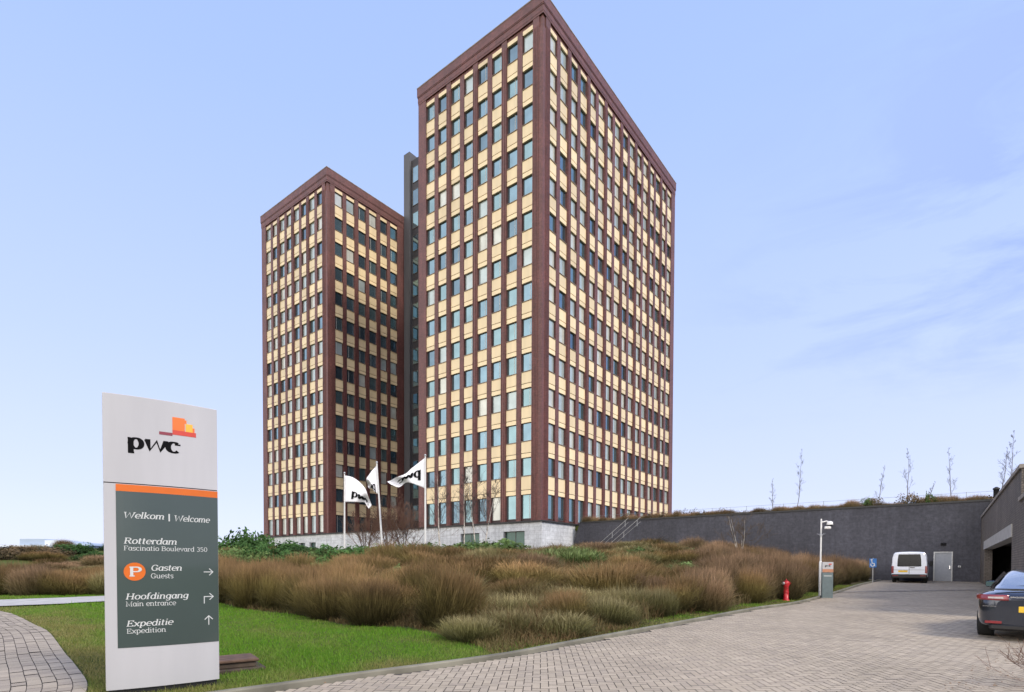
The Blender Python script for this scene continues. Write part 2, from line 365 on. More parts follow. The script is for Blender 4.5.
# planted mound: between kerb, lawn, wall and towers
k0 = int(np.argmin(np.hypot(KERB[:, 0] - LB[-1][0], KERB[:, 1] - LB[-1][1])))
wl_ = [xy(loc2w(WX, -20)), xy(loc2w(WX, 0)), xy(loc2w(8, 3)), xy(loc2w(8, 60)), xy(loc2w(-14, 66))]
BED = [tuple(p) for p in KERB[k0:]] + wl_ + [(-60, 60), (-34, 40)] + [tuple(p) for p in LAWN]
EDGE = np.array([tuple(p) for p in LAWN] + [tuple(p) for p in KERB[k0:]])
def sstep(a): a = np.clip(a, 0, 1); return a * a * (3 - 2 * a)
def mound(X, Y):
    ins = inpoly(X, Y, BED); d = dist_poly(X, Y, EDGE)
    side = sstep((X + 40) / 26)
    return np.where(ins, (1.6 + .75 * sstep((X - 1) / 10)) * sstep((d - .4) / 13.0) * (.35 + .65 * side), 0)
_ng = np.random.RandomState(3)
_ph = _ng.rand(12, 3) * 6.28; _fr = _ng.normal(0, .45, (12, 2))
def ripple(X, Y): return sum(np.sin(_fr[k, 0] * X + _fr[k, 1] * Y + _ph[k, 0]) for k in range(12)) / 12
PATH_px = [(0, 611.5), (15, 615.5), (34, 625), (49, 633), (66, 655), (77, 668), (87, 692)]
pp = [xy(gp(*p)) for p in PATH_px]
d0 = np.array(pp[0]) - np.array(pp[1]); pp = [tuple(np.array(pp[0]) + d0 * 6), tuple(np.array(pp[0]) + d0 * 2)] + pp + [(-4.4, 5.0), (-4.0, 2.5), (-3.8, -1)]
PEDGE = catmull(pp, .3)
nrm = np.gradient(PEDGE, axis=0); nrm /= np.linalg.norm(nrm, axis=1)[:, None]
PN = np.stack([nrm[:, 1], -nrm[:, 0]], 1)   # towards the left / inside of the curve
if PN[-1][0] > 0: PN = -PN
PATH_W = 3.6
PATHPOLY = [tuple(p) for p in PEDGE] + [tuple(p) for p in (PEDGE + PN * PATH_W)[::-1]]
def hardmask(X, Y): return inpoly(X, Y, PATHPOLY)
def tz(X, Y):
    X = np.asarray(X, float); Y = np.asarray(Y, float)
    lawn_wave = .035 * ripple(X * 1.4, Y * 1.4) * sstep((np.minimum(dist_poly(X, Y, KERB), dist_poly(X, Y, PEDGE)) - .6) / 2.0) * (~inpoly(X, Y, DRIVE)) * (~hardmask(X, Y))
    ridge = 3.1 * sstep((Y - 40) / 45) * sstep((-X - 28) / 25)      # dyke on the left
    return base_z(Y) + mound(X, Y) + lawn_wave + ridge
DRIVE = [tuple(p) for p in KERB] + [xy(loc2w(WX - .01, -30)), xy(loc2w(WX - .01, GY - 16)), xy(loc2w(-45, GY - 16)), (40, -30), (-14, -30)]
def tz1(x, y): return float(tz(np.array([x]), np.array([y]))[0])

# ------------------------------------------------------------------ ground sheet
def axis(lo, hi, step, far, grow=1.25):
    a = list(np.arange(lo, hi + step / 2, step)); s = step; v = hi
    while v < far: s *= grow; v += s; a.append(v)
    s = step; v = lo
    while v > -far: s *= grow; v -= s; a.insert(0, v)
    return np.array(a)
gx = axis(-46, 40, .5, 6000); gy = axis(-4, 76, .5, 6000)
GX, GYY = np.meshgrid(gx, gy); GZ = tz(GX, GYY)
nx, ny = len(gx), len(gy)
gv = np.stack([GX.ravel(), GYY.ravel(), GZ.ravel()], 1)
ii = (np.arange(ny - 1)[:, None] * nx + np.arange(nx - 1)[None, :]).ravel()
gf = np.stack([ii, ii + 1, ii + nx + 1, ii + nx], 1).ravel()
soil = (inpoly(GX, GYY, BED) * (GX > -30) * sstep(dist_poly(GX, GYY, EDGE) / 1.0)).ravel()
m, n, l, b = new_mat('lawn_and_soil'); b.inputs['Roughness'].default_value = .95; b.inputs['Specular IOR Level'].default_value = .1
a_ = n.new('ShaderNodeAttribute'); a_.attribute_name = 'soil'
geo = n.new('ShaderNodeNewGeometry')
def noise(n, l, vec, scale, detail=5, rough=.6):
    q = n.new('ShaderNodeTexNoise'); q.inputs['Scale'].default_value = scale; q.inputs['Detail'].default_value = detail; q.inputs['Roughness'].default_value = rough; l.new(vec, q.inputs[0]); return q
def mixc_(n, l, f, a, b2):
    q = n.new('ShaderNodeMix'); q.data_type = 'RGBA'
    if hasattr(f, 'links'): l.new(f, q.inputs[0])
    else: q.inputs[0].default_value = f
    for s, v in ((6, a), (7, b2)):
        if hasattr(v, 'links'): l.new(v, q.inputs[s])
        else: q.inputs[s].default_value = (*v, 1)
    return q.outputs[2]
q1 = noise(n, l, geo.outputs['Position'], .5); q2 = noise(n, l, geo.outputs['Position'], 7)
r1 = n.new('ShaderNodeValToRGB'); r1.color_ramp.elements[0].position = .35; r1.color_ramp.elements[1].position = .68; l.new(q1.outputs[0], r1.inputs[0])
g_ = mixc_(n, l, r1.outputs[0], (.045, .10, .010), (.10, .14, .025))
g2 = mixc_(n, l, q2.outputs[0], g_, (.09, .085, .035))
sl_ = mixc_(n, l, q2.outputs[0], (.045, .035, .022), (.085, .06, .04))
l.new(mixc_(n, l, a_.outputs['Fac'], g2, sl_), b.inputs['Base Color'])
bp = n.new('ShaderNodeBump'); bp.inputs['Strength'].default_value = .6; bp.inputs['Distance'].default_value = .04; q3 = noise(n, l, geo.outputs['Position'], 35); l.new(q3.outputs[0], bp.inputs['Height']); l.new(bp.outputs[0], b.inputs['Normal'])
M['ground'] = m
# the yard levels are cut slightly lower than the paving so that the sheets never touch
gv[:, 2] -= .03 * (inpoly(GX, GYY, DRIVE).ravel())
tag(link('ground', fast_mesh('ground', gv, gf, np.full(len(ii), 4), [M['ground']], smooth=True, attr={'soil': soil})), kind='structure')

# ------------------------------------------------------------------ paving
def paver_mat(name, cols, rnd_amt=.16):
    m, n, l, b = new_mat(name); b.inputs['Roughness'].default_value = .95; b.inputs['Specular IOR Level'].default_value = .08
    g = n.new('ShaderNodeNewGeometry'); cr = n.new('ShaderNodeValToRGB'); e = cr.color_ramp.elements
    for i, c in enumerate(cols):
        x = e[i] if i < 2 else e.new(i / (len(cols) - 1))
        x.position = i / (len(cols) - 1); x.color = (*c, 1)
    l.new(g.outputs['Random Per Island'], cr.inputs[0])
    q = noise(n, l, g.outputs['Position'], .45, 8, .7); mr = n.new('ShaderNodeMapRange'); mr.inputs[1].default_value = .3; mr.inputs[2].default_value = .7; mr.inputs[3].default_value = .84; mr.inputs[4].default_value = 1.12; l.new(q.outputs[0], mr.inputs[0])
    q2 = noise(n, l, g.outputs['Position'], 60, 3); m2 = n.new('ShaderNodeMapRange'); m2.inputs[3].default_value = .85; m2.inputs[4].default_value = 1.15; l.new(q2.outputs[0], m2.inputs[0])
    mu = n.new('ShaderNodeMath'); mu.operation = 'MULTIPLY'; l.new(mr.outputs[0], mu.inputs[0]); l.new(m2.outputs[0], mu.inputs[1])
    vs = n.new('ShaderNodeVectorMath'); vs.operation = 'SCALE'; l.new(cr.outputs[0], vs.inputs[0]); l.new(mu.outputs[0], vs.inputs['Scale']); l.new(vs.outputs[0], b.inputs['Base Color'])
    bp = n.new('ShaderNodeBump'); bp.inputs['Strength'].default_value = .25; bp.inputs['Distance'].default_value = .004; l.new(q2.outputs[0], bp.inputs['Height']); l.new(bp.outputs[0], b.inputs['Normal'])
    return m
M['paver'] = paver_mat('driveway_paver', [(.375, .322, .25), (.41, .35, .268), (.355, .305, .243), (.445, .38, .293), (.39, .332, .26)])
M['paver_path'] = paver_mat('path_paver', [(.33, .29, .235), (.385, .335, .27), (.31, .27, .225), (.365, .318, .255)])
def sheet(name, poly, dz, material):
    P = [Vector((p[0], p[1], 0)) for p in poly]
    from mathutils.geometry import tessellate_polygon
    # strips in Y keep the sheet on the sloping plane; the plane breaks only at 41 m
    tri = tessellate_polygon([P]); vs = [(p.x, p.y, float(base_z(p.y)) + dz) for p in P]
    me = bpy.data.meshes.new(name); me.from_pydata(vs, [], [t for t in tri]); me.materials.append(material); me.update()
    return tag(link(name, me), kind='structure')
sheet('driveway_base', DRIVE, 0.004, M['joint'])
# herringbone pavers, one small slab each
bw = .108
A = R(-3.0); ca, sa = math.cos(A), math.sin(A)
ix, iy = np.meshgrid(np.arange(-90, 420), np.arange(-20, 420)); c4 = (ix - iy) % 4
def slabs(sel, lx, ly):
    x0 = ix[sel] * bw; y0 = iy[sel] * bw; g = .0050
    q = np.stack([np.stack([x0 + g, y0 + g], 1), np.stack([x0 + lx * bw - g, y0 + g], 1), np.stack([x0 + lx * bw - g, y0 + ly * bw - g], 1), np.stack([x0 + g, y0 + ly * bw - g], 1)], 1)
    return q
Q = np.concatenate([slabs(c4 == 0, 2, 1), slabs(c4 == 3, 1, 2)])
Q = np.stack([Q[..., 0] * ca - Q[..., 1] * sa, Q[..., 0] * sa + Q[..., 1] * ca], -1)
cen = Q.mean(1); pxx = W / 2 + FPX * cen[:, 0] / np.maximum(cen[:, 1], .1)
keep = (cen[:, 1] > 4.2) & (cen[:, 1] < 44) & (pxx > -80) & (pxx < 1110)
Q = Q[keep]; cen = cen[keep]
keep = inpoly(cen[:, 0], cen[:, 1], DRIVE) & (dist_poly(cen[:, 0], cen[:, 1], KERB) > .13)
Q = Q[keep]; cen = cen[keep]
tilt = np.random.normal(0, .0006, (len(Q), 4)) + np.random.normal(0, .001, (len(Q), 1)) + .004 * ripple(cen[:, 0] * .9, cen[:, 1] * .9)[:, None]
Z = base_z(Q[..., 1]) + .026 + tilt * .8
pv = np.concatenate([Q, Z[..., None]], -1).reshape(-1, 3)
tag(link('driveway_paving', fast_mesh('driveway_paving', pv, np.arange(len(pv)), np.full(len(Q), 4), [M['paver']])), kind='structure')
print('pavers', len(Q))
# curved footpath: courses follow its edge
PZ = lambda p: float(base_z(p[1]))
def strip(name, A_, B_, dz, material):
    vs = []; fs = []
    for a, b2 in zip(A_, B_): vs += [(a[0], a[1], PZ(a) + dz), (b2[0], b2[1], PZ(b2) + dz)]
    for k in range(len(A_) - 1): fs.append((2 * k, 2 * k + 2, 2 * k + 3, 2 * k + 1))
    me = bpy.data.meshes.new(name); me.from_pydata(vs, [], fs); me.materials.append(material); me.update()
    return tag(link(name, me), kind='structure')
strip('footpath_base', PEDGE, PEDGE + PN * PATH_W, .008, M['joint'])
seg = np.concatenate(([0], np.cumsum(np.linalg.norm(np.diff(PEDGE, axis=0), axis=1))))
def pt(s, t):
    x = np.interp(s, seg, PEDGE[:, 0]); y = np.interp(s, seg, PEDGE[:, 1]); nx_ = np.interp(s, seg, PN[:, 0]); ny_ = np.interp(s, seg, PN[:, 1])
    return np.stack([x + nx_ * t, y + ny_ * t], -1)
quads = []
cw = .15; L_ = .22
for r in range(int(PATH_W / cw)):
    s0 = np.arange(0, seg[-1], L_) + (r % 2) * L_ / 2 + np.random.uniform(-.01, .01); g = .003
    t0, t1 = r * cw + .006, (r + 1) * cw - .003
    quads.append(np.stack([pt(s0 + g, t0), pt(s0 + L_ - g, t0), pt(s0 + L_ - g, t1), pt(s0 + g, t1)], 1))
Q = np.concatenate(quads); Z = base_z(Q[..., 1]) + .026 + np.random.normal(0, .003, (len(Q), 1))
pv = np.concatenate([Q, Z[..., None]], -1).reshape(-1, 3)
tag(link('footpath_paving', fast_mesh('footpath_paving', pv, np.arange(len(pv)), np.full(len(Q), 4), [M['paver_path']])), kind='structure')
# pale concrete path beyond the lawn
ca_ = catmull([(-60, -4), (-34, 10.5), xy(gp(0, 607.5)), xy(gp(60, 604.5)), xy(gp(106, 602.5)), (-13.2, 23.0)], .6)
cb_ = catmull([(-62, -1), (-36, 13.0), xy(gp(0, 601)), xy(gp(60, 598.5)), xy(gp(106, 597)), (-15.2, 25.4)], .6)
nn = min(len(ca_), len(cb_)); rs = lambda P, n: np.stack([np.interp(np.linspace(0, len(P) - 1, n), np.arange(len(P)), P[:, k]) for k in (0, 1)], 1)
strip('concrete_path', rs(ca_, 60), rs(cb_, 60), .05, M['concrete'])
# kerb
kb = MB(); n_ = np.gradient(KERB, axis=0); n_ /= np.linalg.norm(n_, axis=1)[:, None]; kn = np.stack([-n_[:, 1], n_[:, 0]], 1)
rings = []
for p, q in zip(KERB, kn):
    z = float(base_z(p[1]))
    o1, o2 = p - q * .045, p + q * .045
    rings.append([(o1[0], o1[1], z - .1), (o1[0], o1[1], z + .075), (p[0] - q[0] * .032, p[1] - q[1] * .032, z + .095), (o2[0], o2[1], z + .095), (o2[0], o2[1], z - .1)])
kb.loft(rings, 0, closed=False)
M['kerb'] = mat('mossy_kerb_concrete', (.19, .18, .14), .85, var=.35, scale=1.6)
tag(kb.build('kerb', M['kerb']), kind='structure')
# band of different paving across the yard
a0, a1 = gp(838, 593.0), gp(1040, 589.5)
M['drain'] = mat('drain_channel_iron', (.10, .09, .085), .6)
dch = MB(); dv = (a1 - a0).normalized(); dn = Vector((-dv.y, dv.x, 0))
for (k0_, k1_) in ((0, .5), (.5, 1)):
    p, q = a0.lerp(a1, k0_), a0.lerp(a1, k1_)
    dch.add([(c.x, c.y, float(base_z(c.y)) + .046) for c in (p - dn * .09, q - dn * .09, q + dn * .09, p + dn * .09)], [(0, 1, 2, 3)])
tag(dch.build('drain_channel', M['drain']), 'narrow iron drain channel running across the brick driveway before the garage', 'drain')

# ------------------------------------------------------------------ towers
PLZ = 6.5; ROOF = 59.3
WT = [9.3] + [13.1 + 3.58 * k for k in range(13)]    # window heads
def tower(label, lx, ly, D, n_left, n_right, ROOF):
    """lx, ly: position of the near corner in the local frame, D: depth of the body"""
    t = thing('office_tower', label, 'tower', loc2w(lx, ly, PLZ), AZ, None)
    PIER = 1.28; PW = .70; WL = 18.1; PITCH = (WL - 2 * PIER + PW) / 8
    zb = 0.0; top = ROOF - PLZ
    RL = PIER * 2 + n_right * PITCH - PW   # length of the detailed right face
    b = MB()
    rec = .62
    zl = ROOF - 1.95 - PLZ
    b.box(rec, D - .05, rec, WL - .05, zb, zl)                      # body behind the recessed skin
    b.box(RL - PIER + .0, D, .03, rec - .002, zb, zl) if D > RL else None
    b.build('tower_body', M['brick'], t)
    # corner piers with an inset arris
    def pier(x0, x1, y0, y1):
        q = MB(); q.box(x0, x1, y0, y1, zb, zl); return q
    q = MB()
    q.loft([[(0, .5, z), (0, PIER, z), (rec - .003, PIER, z), (rec - .003, rec - .003, z), (PIER, rec - .003, z), (PIER, 0, z), (.5, 0, z), (.5, .12, z), (.12, .12, z), (.12, .5, z)][::-1] for z in (zb, zl)], 0, cap=True)
    q.box(.02, .5, .02, .5, zb, zl - 1.2)
    for a_ in (.56, .74, .92, 1.10):
        q.box(-.045, -.001, a_, a_ + .075, zb, zl - .9); q.box(a_, a_ + .075, -.045, -.001, zb, zl - .9)
    q.build('corner_pier', M['brick'], t)
    pier(0, rec - .003, WL - PIER, WL).build('corner_pier', M['brick'], t)
    pier(RL - PIER, RL, 0, rec - .003).build('corner_pier', M['brick'], t)
    # cornice
    c = MB()
    for z0, z1, e in ((zl + .002, zl + .22, .03), (zl + .222, zl + .80, .05), (zl + .802, zl + .92, .09), (zl + .922, top - .08, .12)):
        c.box(-e, D + e, -e, WL + e, z0, z1)
    c.build('cornice', M['brick'], t)
    c = MB(); c.box(-.15, D + .15, -.15, WL + .15, top - .078, top + .02); c.build('roof_edge', M['coping'], t)
    b = MB(); b.box(.30, .616, PIER + .002, WL - PIER - .002, .002, .275); b.build('base_strip', M['line'], t)
    b = MB(); b.box(PIER + .002, RL - PIER - .002, .30, .616, .002, .275); b.build('base_strip', M['line'], t)
    # beam above the top windows
    b = MB()
    b.box(.12, rec - .004, PIER + .002, WL - PIER - .002, zl - .62, zl - .002)
    b.build('head_beam', M['brick'], t)
    b = MB(); b.box(PIER + .002, RL - PIER - .002, .12, rec - .004, zl - .62, zl - .002); b.build('head_beam', M['brick'], t)
    # pilasters and openings
    opens = []
    for face, nmod in (('left', n_left), ('right', n_right)):
        for k in range(nmod):
            s0 = PIER + k * PITCH; s1 = s0 + PITCH - PW
            if k < nmod - 1:
                wide = (k % 2 == 1); z1 = zl - .003 if wide else zl - .62
                pr = .02 if wide else .07
                q = MB(); a, e_ = s1 + (.0 if wide else .04), s0 + PITCH - (.0 if wide else .04)
                if face == 'left': q.box(pr, rec - .003, a, e_, zb, z1)
                else: q.box(a, e_, pr, rec - .003, zb, z1)
                
                if wide:
                    mc_ = (a + e_) / 2
                    for r0_, r1_ in ((-.30, -.22), (-.10, .10), (.22, .30)):
                        if face == 'left': q.box(pr - .05, pr - .001, mc_ + r0_, mc_ + r1_, zb + .01, z1 - .9)
                        else: q.box(mc_ + r0_, mc_ + r1_, pr - .05, pr - .001, zb + .01, z1 - .9)
                q.build('pilaster', M['brick'], t)
            for r in range(14):
                opens.append((face, s0, s1, r))
    def plc(face, s, dpt, z):       # point on a face: s along it, dpt inward
        return (dpt, s, z) if face == 'left' else (s, dpt, z)
    def bx(mb, face, s0, s1, d0, d1, z0, z1, mi=0):
        if face == 'left': mb.box(d0, d1, s0, s1, z0, z1, mi)
        else: mb.box(s0, s1, d0, d1, z0, z1, mi)
    def win_geo(face, s0, s1, z0, z1, glass, mbp, mbf, gi=0):
        f = .05
        bx(mbp, face, s0 + f, s1 - f, .31, .325, z0 + f, z1 - f, gi)
        bx(mbf, face, s0, s0 + f, .27, .56, z0, z1); bx(mbf, face, s1 - f, s1, .27, .56, z0, z1)
        bx(mbf, face, s0 + f, s1 - f, .27, .56, z0, z0 + f); bx(mbf, face, s0 + f, s1 - f, .27, .56, z1 - f, z1)
    def spandrel_geo(face, s0, s1, zt, zbm, top_strip, mb):
        # from a window sill (zt) down to the head of the window below (zbm)
        if zt is not None:
            bx(mb, face, s0 - .03, s1 + .03, .03, .52, zt - .07, zt - .01, 1)      # sill
            bx(mb, face, s0, s1, .10, .60, zbm + .49, zt - .075, 0)
            bx(mb, face, s0, s1, .20, .60, zbm + .43, zbm + .488, 2)
        bx(mb, face, s0, s1, .11, .60, zbm + .004, zbm + .428, 0)
    rng = random.Random(hash(label) % 1000 if False else len(label))
    GL = M['glass'] + M['blind']
    items = []
    for (face, s0, s1, r) in opens:
        zt = WT[r] - PLZ; zbm = (zt - 1.86) if r else .28
        pc = t.matrix_basis @ Vector(plc(face, (s0 + s1) / 2, .5, (zt + zbm) / 2))
        pa = t.matrix_basis @ Vector(plc(face, s0, .5, zbm)); pb = t.matrix_basis @ Vector(plc(face, s1, .5, zt))
        A_, B_ = proj(pa), proj(pb); area = abs(A_[0] - B_[0]) * abs(A_[1] - B_[1])
        items.append((area, face, s0, s1, r, zbm, zt))
    items.sort(key=lambda i: -i[0])
    rp, rf, rsn = MB(), MB(), MB()
    for k, (area, face, s0, s1, r, zbm, zt) in enumerate(items):
        u = rng.random()
        pal = {('left', 16): .22, ('right', 16): .66, ('left', 6): .72, ('right', 6): .12}[(face, n_right)]
        if r == 13: pal = max(pal, .5)
        gi = (3 if u < pal * .6 else 4) if u < pal else rng.choice([0, 0, 1, 1, 2])
        own = k < 100
        mp_, mf_, ms_ = (MB(), MB(), MB()) if own else (rp, rf, rsn)
        win_geo(face, s0, s1, zbm, zt, None, mp_, mf_, gi)
        # one narrow opening light: a pale bar
        if rng.random() < .5: bx(mf_, face, s0 + .38, s0 + .42, .295, .309, zbm + .05, zt - .05, 1)
        nxt = WT[r + 1] - 1.86 - PLZ if r < 13 else None
        spandrel_geo(face, s0, s1, nxt, zt, None, ms_) if r < 13 else spandrel_geo(face, s0, s1, None, zt, None, ms_)
        if own:
            w = mf_.build('window', [M['frame'], M['frame_light']], t); mp_.build('pane', [GL[gi]], w) if False else None
            mp2 = MB(); mp2.v, mp2.f, mp2.m, mp2.sm = mp_.v, mp_.f, [0] * len(mp_.f), mp_.sm
            mp2.build('pane', GL[gi], w)
            ms_.build('spandrel_panel', [M['cream'], M['sill'], M['line']], t)
    w = rf.build('window', [M['frame'], M['frame_light']], t); tag(w, kind='stuff'); tag(rp.build('pane', GL, w), kind='stuff')
    tag(rsn.build('spandrel_panel', [M['cream'], M['sill'], M['line']], t), kind='stuff')
    rm = MB(); rm.box(.3, D - .3, .3, WL - .3, top + .021, top + .05); rm.build('roof', M['coping_dark'], t)
    return t
tower('tall red-brick office tower with cream panels, the nearer and larger one in front', 0, 0, 34.28, 8, 16, 58.75)
WT = [w - .5 * max(0, (i - 3)) / 10 for i, w in enumerate(WT)]
tower('red-brick office tower with cream panels farther back on the left, its right side in shade', .3, 37.3, 30.0, 8, 6, 58.15)

# dark stair core between the towers
st = thing('stair_core', 'dark grey windowed stair core rising between the two brick towers', 'tower', loc2w(14.4, 27, PLZ), AZ)
b = MB(); b.box(.35, 12, -8.8, 10.28, 0, 66.6 - PLZ); b.build('core_wall', M['brick_dark'], st)
b = MB(); b.box(-.05, 12.2, 8.85, 10.2, 0.002, 67.9 - PLZ); b.build('side_slab', M['core_panel'], st)
b = MB(); b.box(.1, 2.5, 6.2, 6.55, 40, 67.4 - PLZ); b.build('parapet_fin', M['core_panel'], st)
for k in range(16):
    z = 9.2 + k * 3.58 - PLZ
    f = MB(); f.box(.27, .349, 7.15, 7.22, z, z + 2.5); f.box(.27, .349, 8.43, 8.5, z, z + 2.5); f.box(.27, .349, 7.22, 8.43, z, z + .07); f.box(.27, .349, 7.22, 8.43, z + 2.43, z + 2.5)
    w = f.build('window', M['frame'], st); p = MB(); p.box(.31, .348, 7.22, 8.43, z + .07, z + 2.43); p.build('pane', M['glass'][k % 3], w)

# plinth of both towers
pl = thing('stone_plinth', 'pale grey stone plinth storey below the brick towers', 'plinth', loc2w(0, 0, 0), AZ)
b = MB()
# front wall with window openings, as piers and beams (x is depth, y runs along)
ops = [(1.8, 4.6), (8.0, 10.8), (39.5, 41.1), (42.3, 43.9), (45.3, 46.9), (48.4, 50.0), (51.4, 53.0)]
y = -.35; zt = PLZ - .14
def opz(o): return (5.0, 5.5) if o[0] < 20 else (4.0, 5.3)
for o in ops:
    z0, z1 = opz(o)
    b.box(-.35, .3, y, o[0], -.5, zt); b.box(-.35, .3, o[0], o[1], -.5, 3.9 - 1.2); b.box(-.35, .3, o[0], o[1], z1, zt); y = o[1]
b.box(-.35, .3, y, 56.2, -.5, zt)
b.box(.3, 36, -.35, 0.3, -.5, zt); b.box(.31, 36, 55.6, 56.2, -.5, zt)
b.build('plinth_wall', M['stone'], pl)
c = MB(); c.box(-.55, 36, -.55, 56.4, zt + .002, PLZ - .004); c.build('plinth_coping', M['coping_dark'], pl)
for o in ops:
    z0, z1 = opz(o); z0 = 2.7
    f = MB(); f.box(-.05, .05, o[0], o[0] + .07, z0, z1); f.box(-.05, .05, o[1] - .07, o[1], z0, z1); f.box(-.05, .05, o[0] + .07, o[1] - .07, z1 - .07, z1); mid = (o[0] + o[1]) / 2; f.box(-.05, .05, mid - .03, mid + .03, z0, z1 - .07)
    w = f.build('window', M['frame'], pl); p = MB(); p.box(-.01, .01, o[0] + .07, o[1] - .07, z0, z1 - .07); p.build('pane', M['plinthglass'], w)

# ------------------------------------------------------------------ terrace, slate wall, garage
TZ_ = 6.3
te = MB(); te.box(WX + .4, 80, GY - 40, -.36, TZ_ - .5, TZ_)
o = te.build('terrace', M['ground'], None, loc2w(0, 0, 0), (0, 0, AZ)); tag(o, kind='structure')
sw = thing('slate_retaining_wall', 'long dark slate-grey block retaining wall behind the van', 'wall', loc2w(WX, -32.2, FZ), AZ)
hw = TZ_ + .22 - FZ
b = MB(); b.box(0, .38, -2.1 - 22, -.56, -.6, hw)
b.box(0, .38, -.56, .56, 2.19, hw); b.box(.06, .30, -.555, .555, -.3, 0.0)
ylen = 30.7
b.loft([[(x, .56, -.6), (x, ylen + 1.1, -.6), (x, ylen + 1.1, 3.6), (x, ylen + .35, hw), (x, .56, hw)] for x in (0, .38)], 0, cap=True)
b.build('block_wall', M['slate'], sw)
c = MB(); c.box(-.07, .45, -2.1 - 22, ylen + .3, hw + .002, hw + .14); c.build('wall_coping', M['coping_dark'], sw)
d = MB(); d.box(.05, .11, -.49, .49, .02, 2.12); dr = d.build('door', M['doorgrey'], sw, bevel=.006)
f = MB(); f.box(-.02, .12, -.555, -.492, 0, 2.185); f.box(-.02, .12, .492, .555, 0, 2.185); f.box(-.02, .12, -.492, .492, 2.123, 2.185); f.build('frame', M['galv'], dr)
h = MB(); h.box(-.02, .05, -.42, -.36, .92, 1.16); h.tube([(-.03, -.39, 1.05), (-.07, -.39, 1.05), (-.07, -.28, 1.05)], .012, 8); h.build('handle', M['chrome'], dr)
q = thing('wall_lamp', 'small dark bulkhead lamp mounted above the grey door', 'lamp', loc2w(WX, -32.2, FZ + 2.75), AZ)
b = MB(); b.rbox(-.06, -.003, -.16, .16, -.1, .1, .02); b.build('back_plate', M['black'], q)
b = MB(); b.loft([[(-.06, -.14, .08), (-.06, .14, .08), (-.06, .14, -.06), (-.06, -.14, -.06)], [(-.2, -.11, .06), (-.2, .11, .06), (-.16, .11, -.05), (-.16, -.11, -.05)]], 0, cap=True); b.build('lamp_hood', M['black'], q)
q = thing('call_box', 'small pale intercom box on the slate wall beside the grey door', 'intercom', loc2w(WX, -33.15, FZ + 1.1), AZ)
b = MB(); b.rbox(-.06, -.003, -.09, .09, -.07, .07, .012); b.build('housing', M['galv'], q); b = MB(); b.box(-.066, -.061, -.03, .03, -.02, .02); b.build('button', M['black'], q)

ga = thing('garage_building', 'grey-brown brick parking garage with a wide dark opening at the right edge', 'garage', loc2w(WX, GY, FZ), AZ)
gt = 5.3 - FZ; z1, z2 = 2.98 - FZ, 3.5 - FZ
# x negative = towards the camera, y negative = into the garage
b = MB(); XA, XB, XE = -4.4, -22.0, -24.9
b.box(XA, -.005, -.4, 0, -1, gt); b.box(XE, XB, -.4, 0, -1.5, gt); b.box(XB, XA, -.4, 0, z2, gt)
b.box(XE, XE + .4, -16, -.4, -1.5, gt)
b.build('brick_wall', M['garage_brick'], ga)
c = MB(); c.box(XB - .12, XA + .12, -.42, .04, z1, z2 - .003); c.build('lintel', M['concrete'], ga)
c = MB(); c.box(XE - .06, -.5, -.46, .07, gt + .002, gt + .14); c.box(XE - .06, XE + .46, -16, -.462, gt + .002, gt + .14); c.build('parapet_coping', M['coping'], ga)
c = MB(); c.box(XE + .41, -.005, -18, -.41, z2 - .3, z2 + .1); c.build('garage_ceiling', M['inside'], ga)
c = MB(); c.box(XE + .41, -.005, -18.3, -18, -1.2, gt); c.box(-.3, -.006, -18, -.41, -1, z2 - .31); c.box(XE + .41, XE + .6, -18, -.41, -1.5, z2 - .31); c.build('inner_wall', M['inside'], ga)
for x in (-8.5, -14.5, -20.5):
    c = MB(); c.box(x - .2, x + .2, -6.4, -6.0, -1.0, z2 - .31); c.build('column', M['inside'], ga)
lw = MB(); lw.box(-31, XE - .003, -.4, .02, -2.2, 4.1 - FZ); lw.build('low_wing_wall', M['garage_brick'], ga)
lw = MB(); lw.box(-31.05, XE - .07, -.46, .09, 4.102 - FZ, 4.24 - FZ); lw.build('low_wing_coping', M['coping'], ga)
b = MB(); b.box(-2.6, .38, -.9, -.5, gt - .2, gt + 1.05); b.box(-2.7, .45, -1, -.42, gt + 1.052, gt + 1.16); b.build('parapet_block', M['garage_brick'], ga)
b = MB(); b.lathe([(.16, 0), (.16, .7), (.2, .72), (.2, .8), (.05, .9)], (0, 0, 0), 12); o = b.build('roof_vent', M['black'], None, loc2w(WX - 1.2, GY - .7, 5.3 + 1.16), None); tag(o, 'small dark vent standing on the parapet block above the garage corner', 'vent')

# stair rails going down beside the wall end
for k, (dy, lab) in enumerate(((-5.2, 'left of two pale sloping stair rails against the slate wall'), (-6.5, 'right of two pale sloping stair rails against the slate wall'))):
    r_ = thing('stair_rail', lab, 'handrail', loc2w(WX - .6, dy, 0), AZ)
    p1, p2 = Vector((-.0, 1.6, 4.0)), Vector((.0, -2.0, 6.75))
    b = MB(); b.tube([p1, p2], .03, 8); b.tube([p1 - Vector((0, 0, .45)), p2 - Vector((0, 0, .45))], .018, 8); b.build('rail', M['galv'], r_)
    for t_ in (.12, .5, .9):
        p = p1.lerp(p2, t_); b = MB(); b.tube([p, p - Vector((0, 0, .6))], .022, 6); b.build('post', M['galv'], r_)
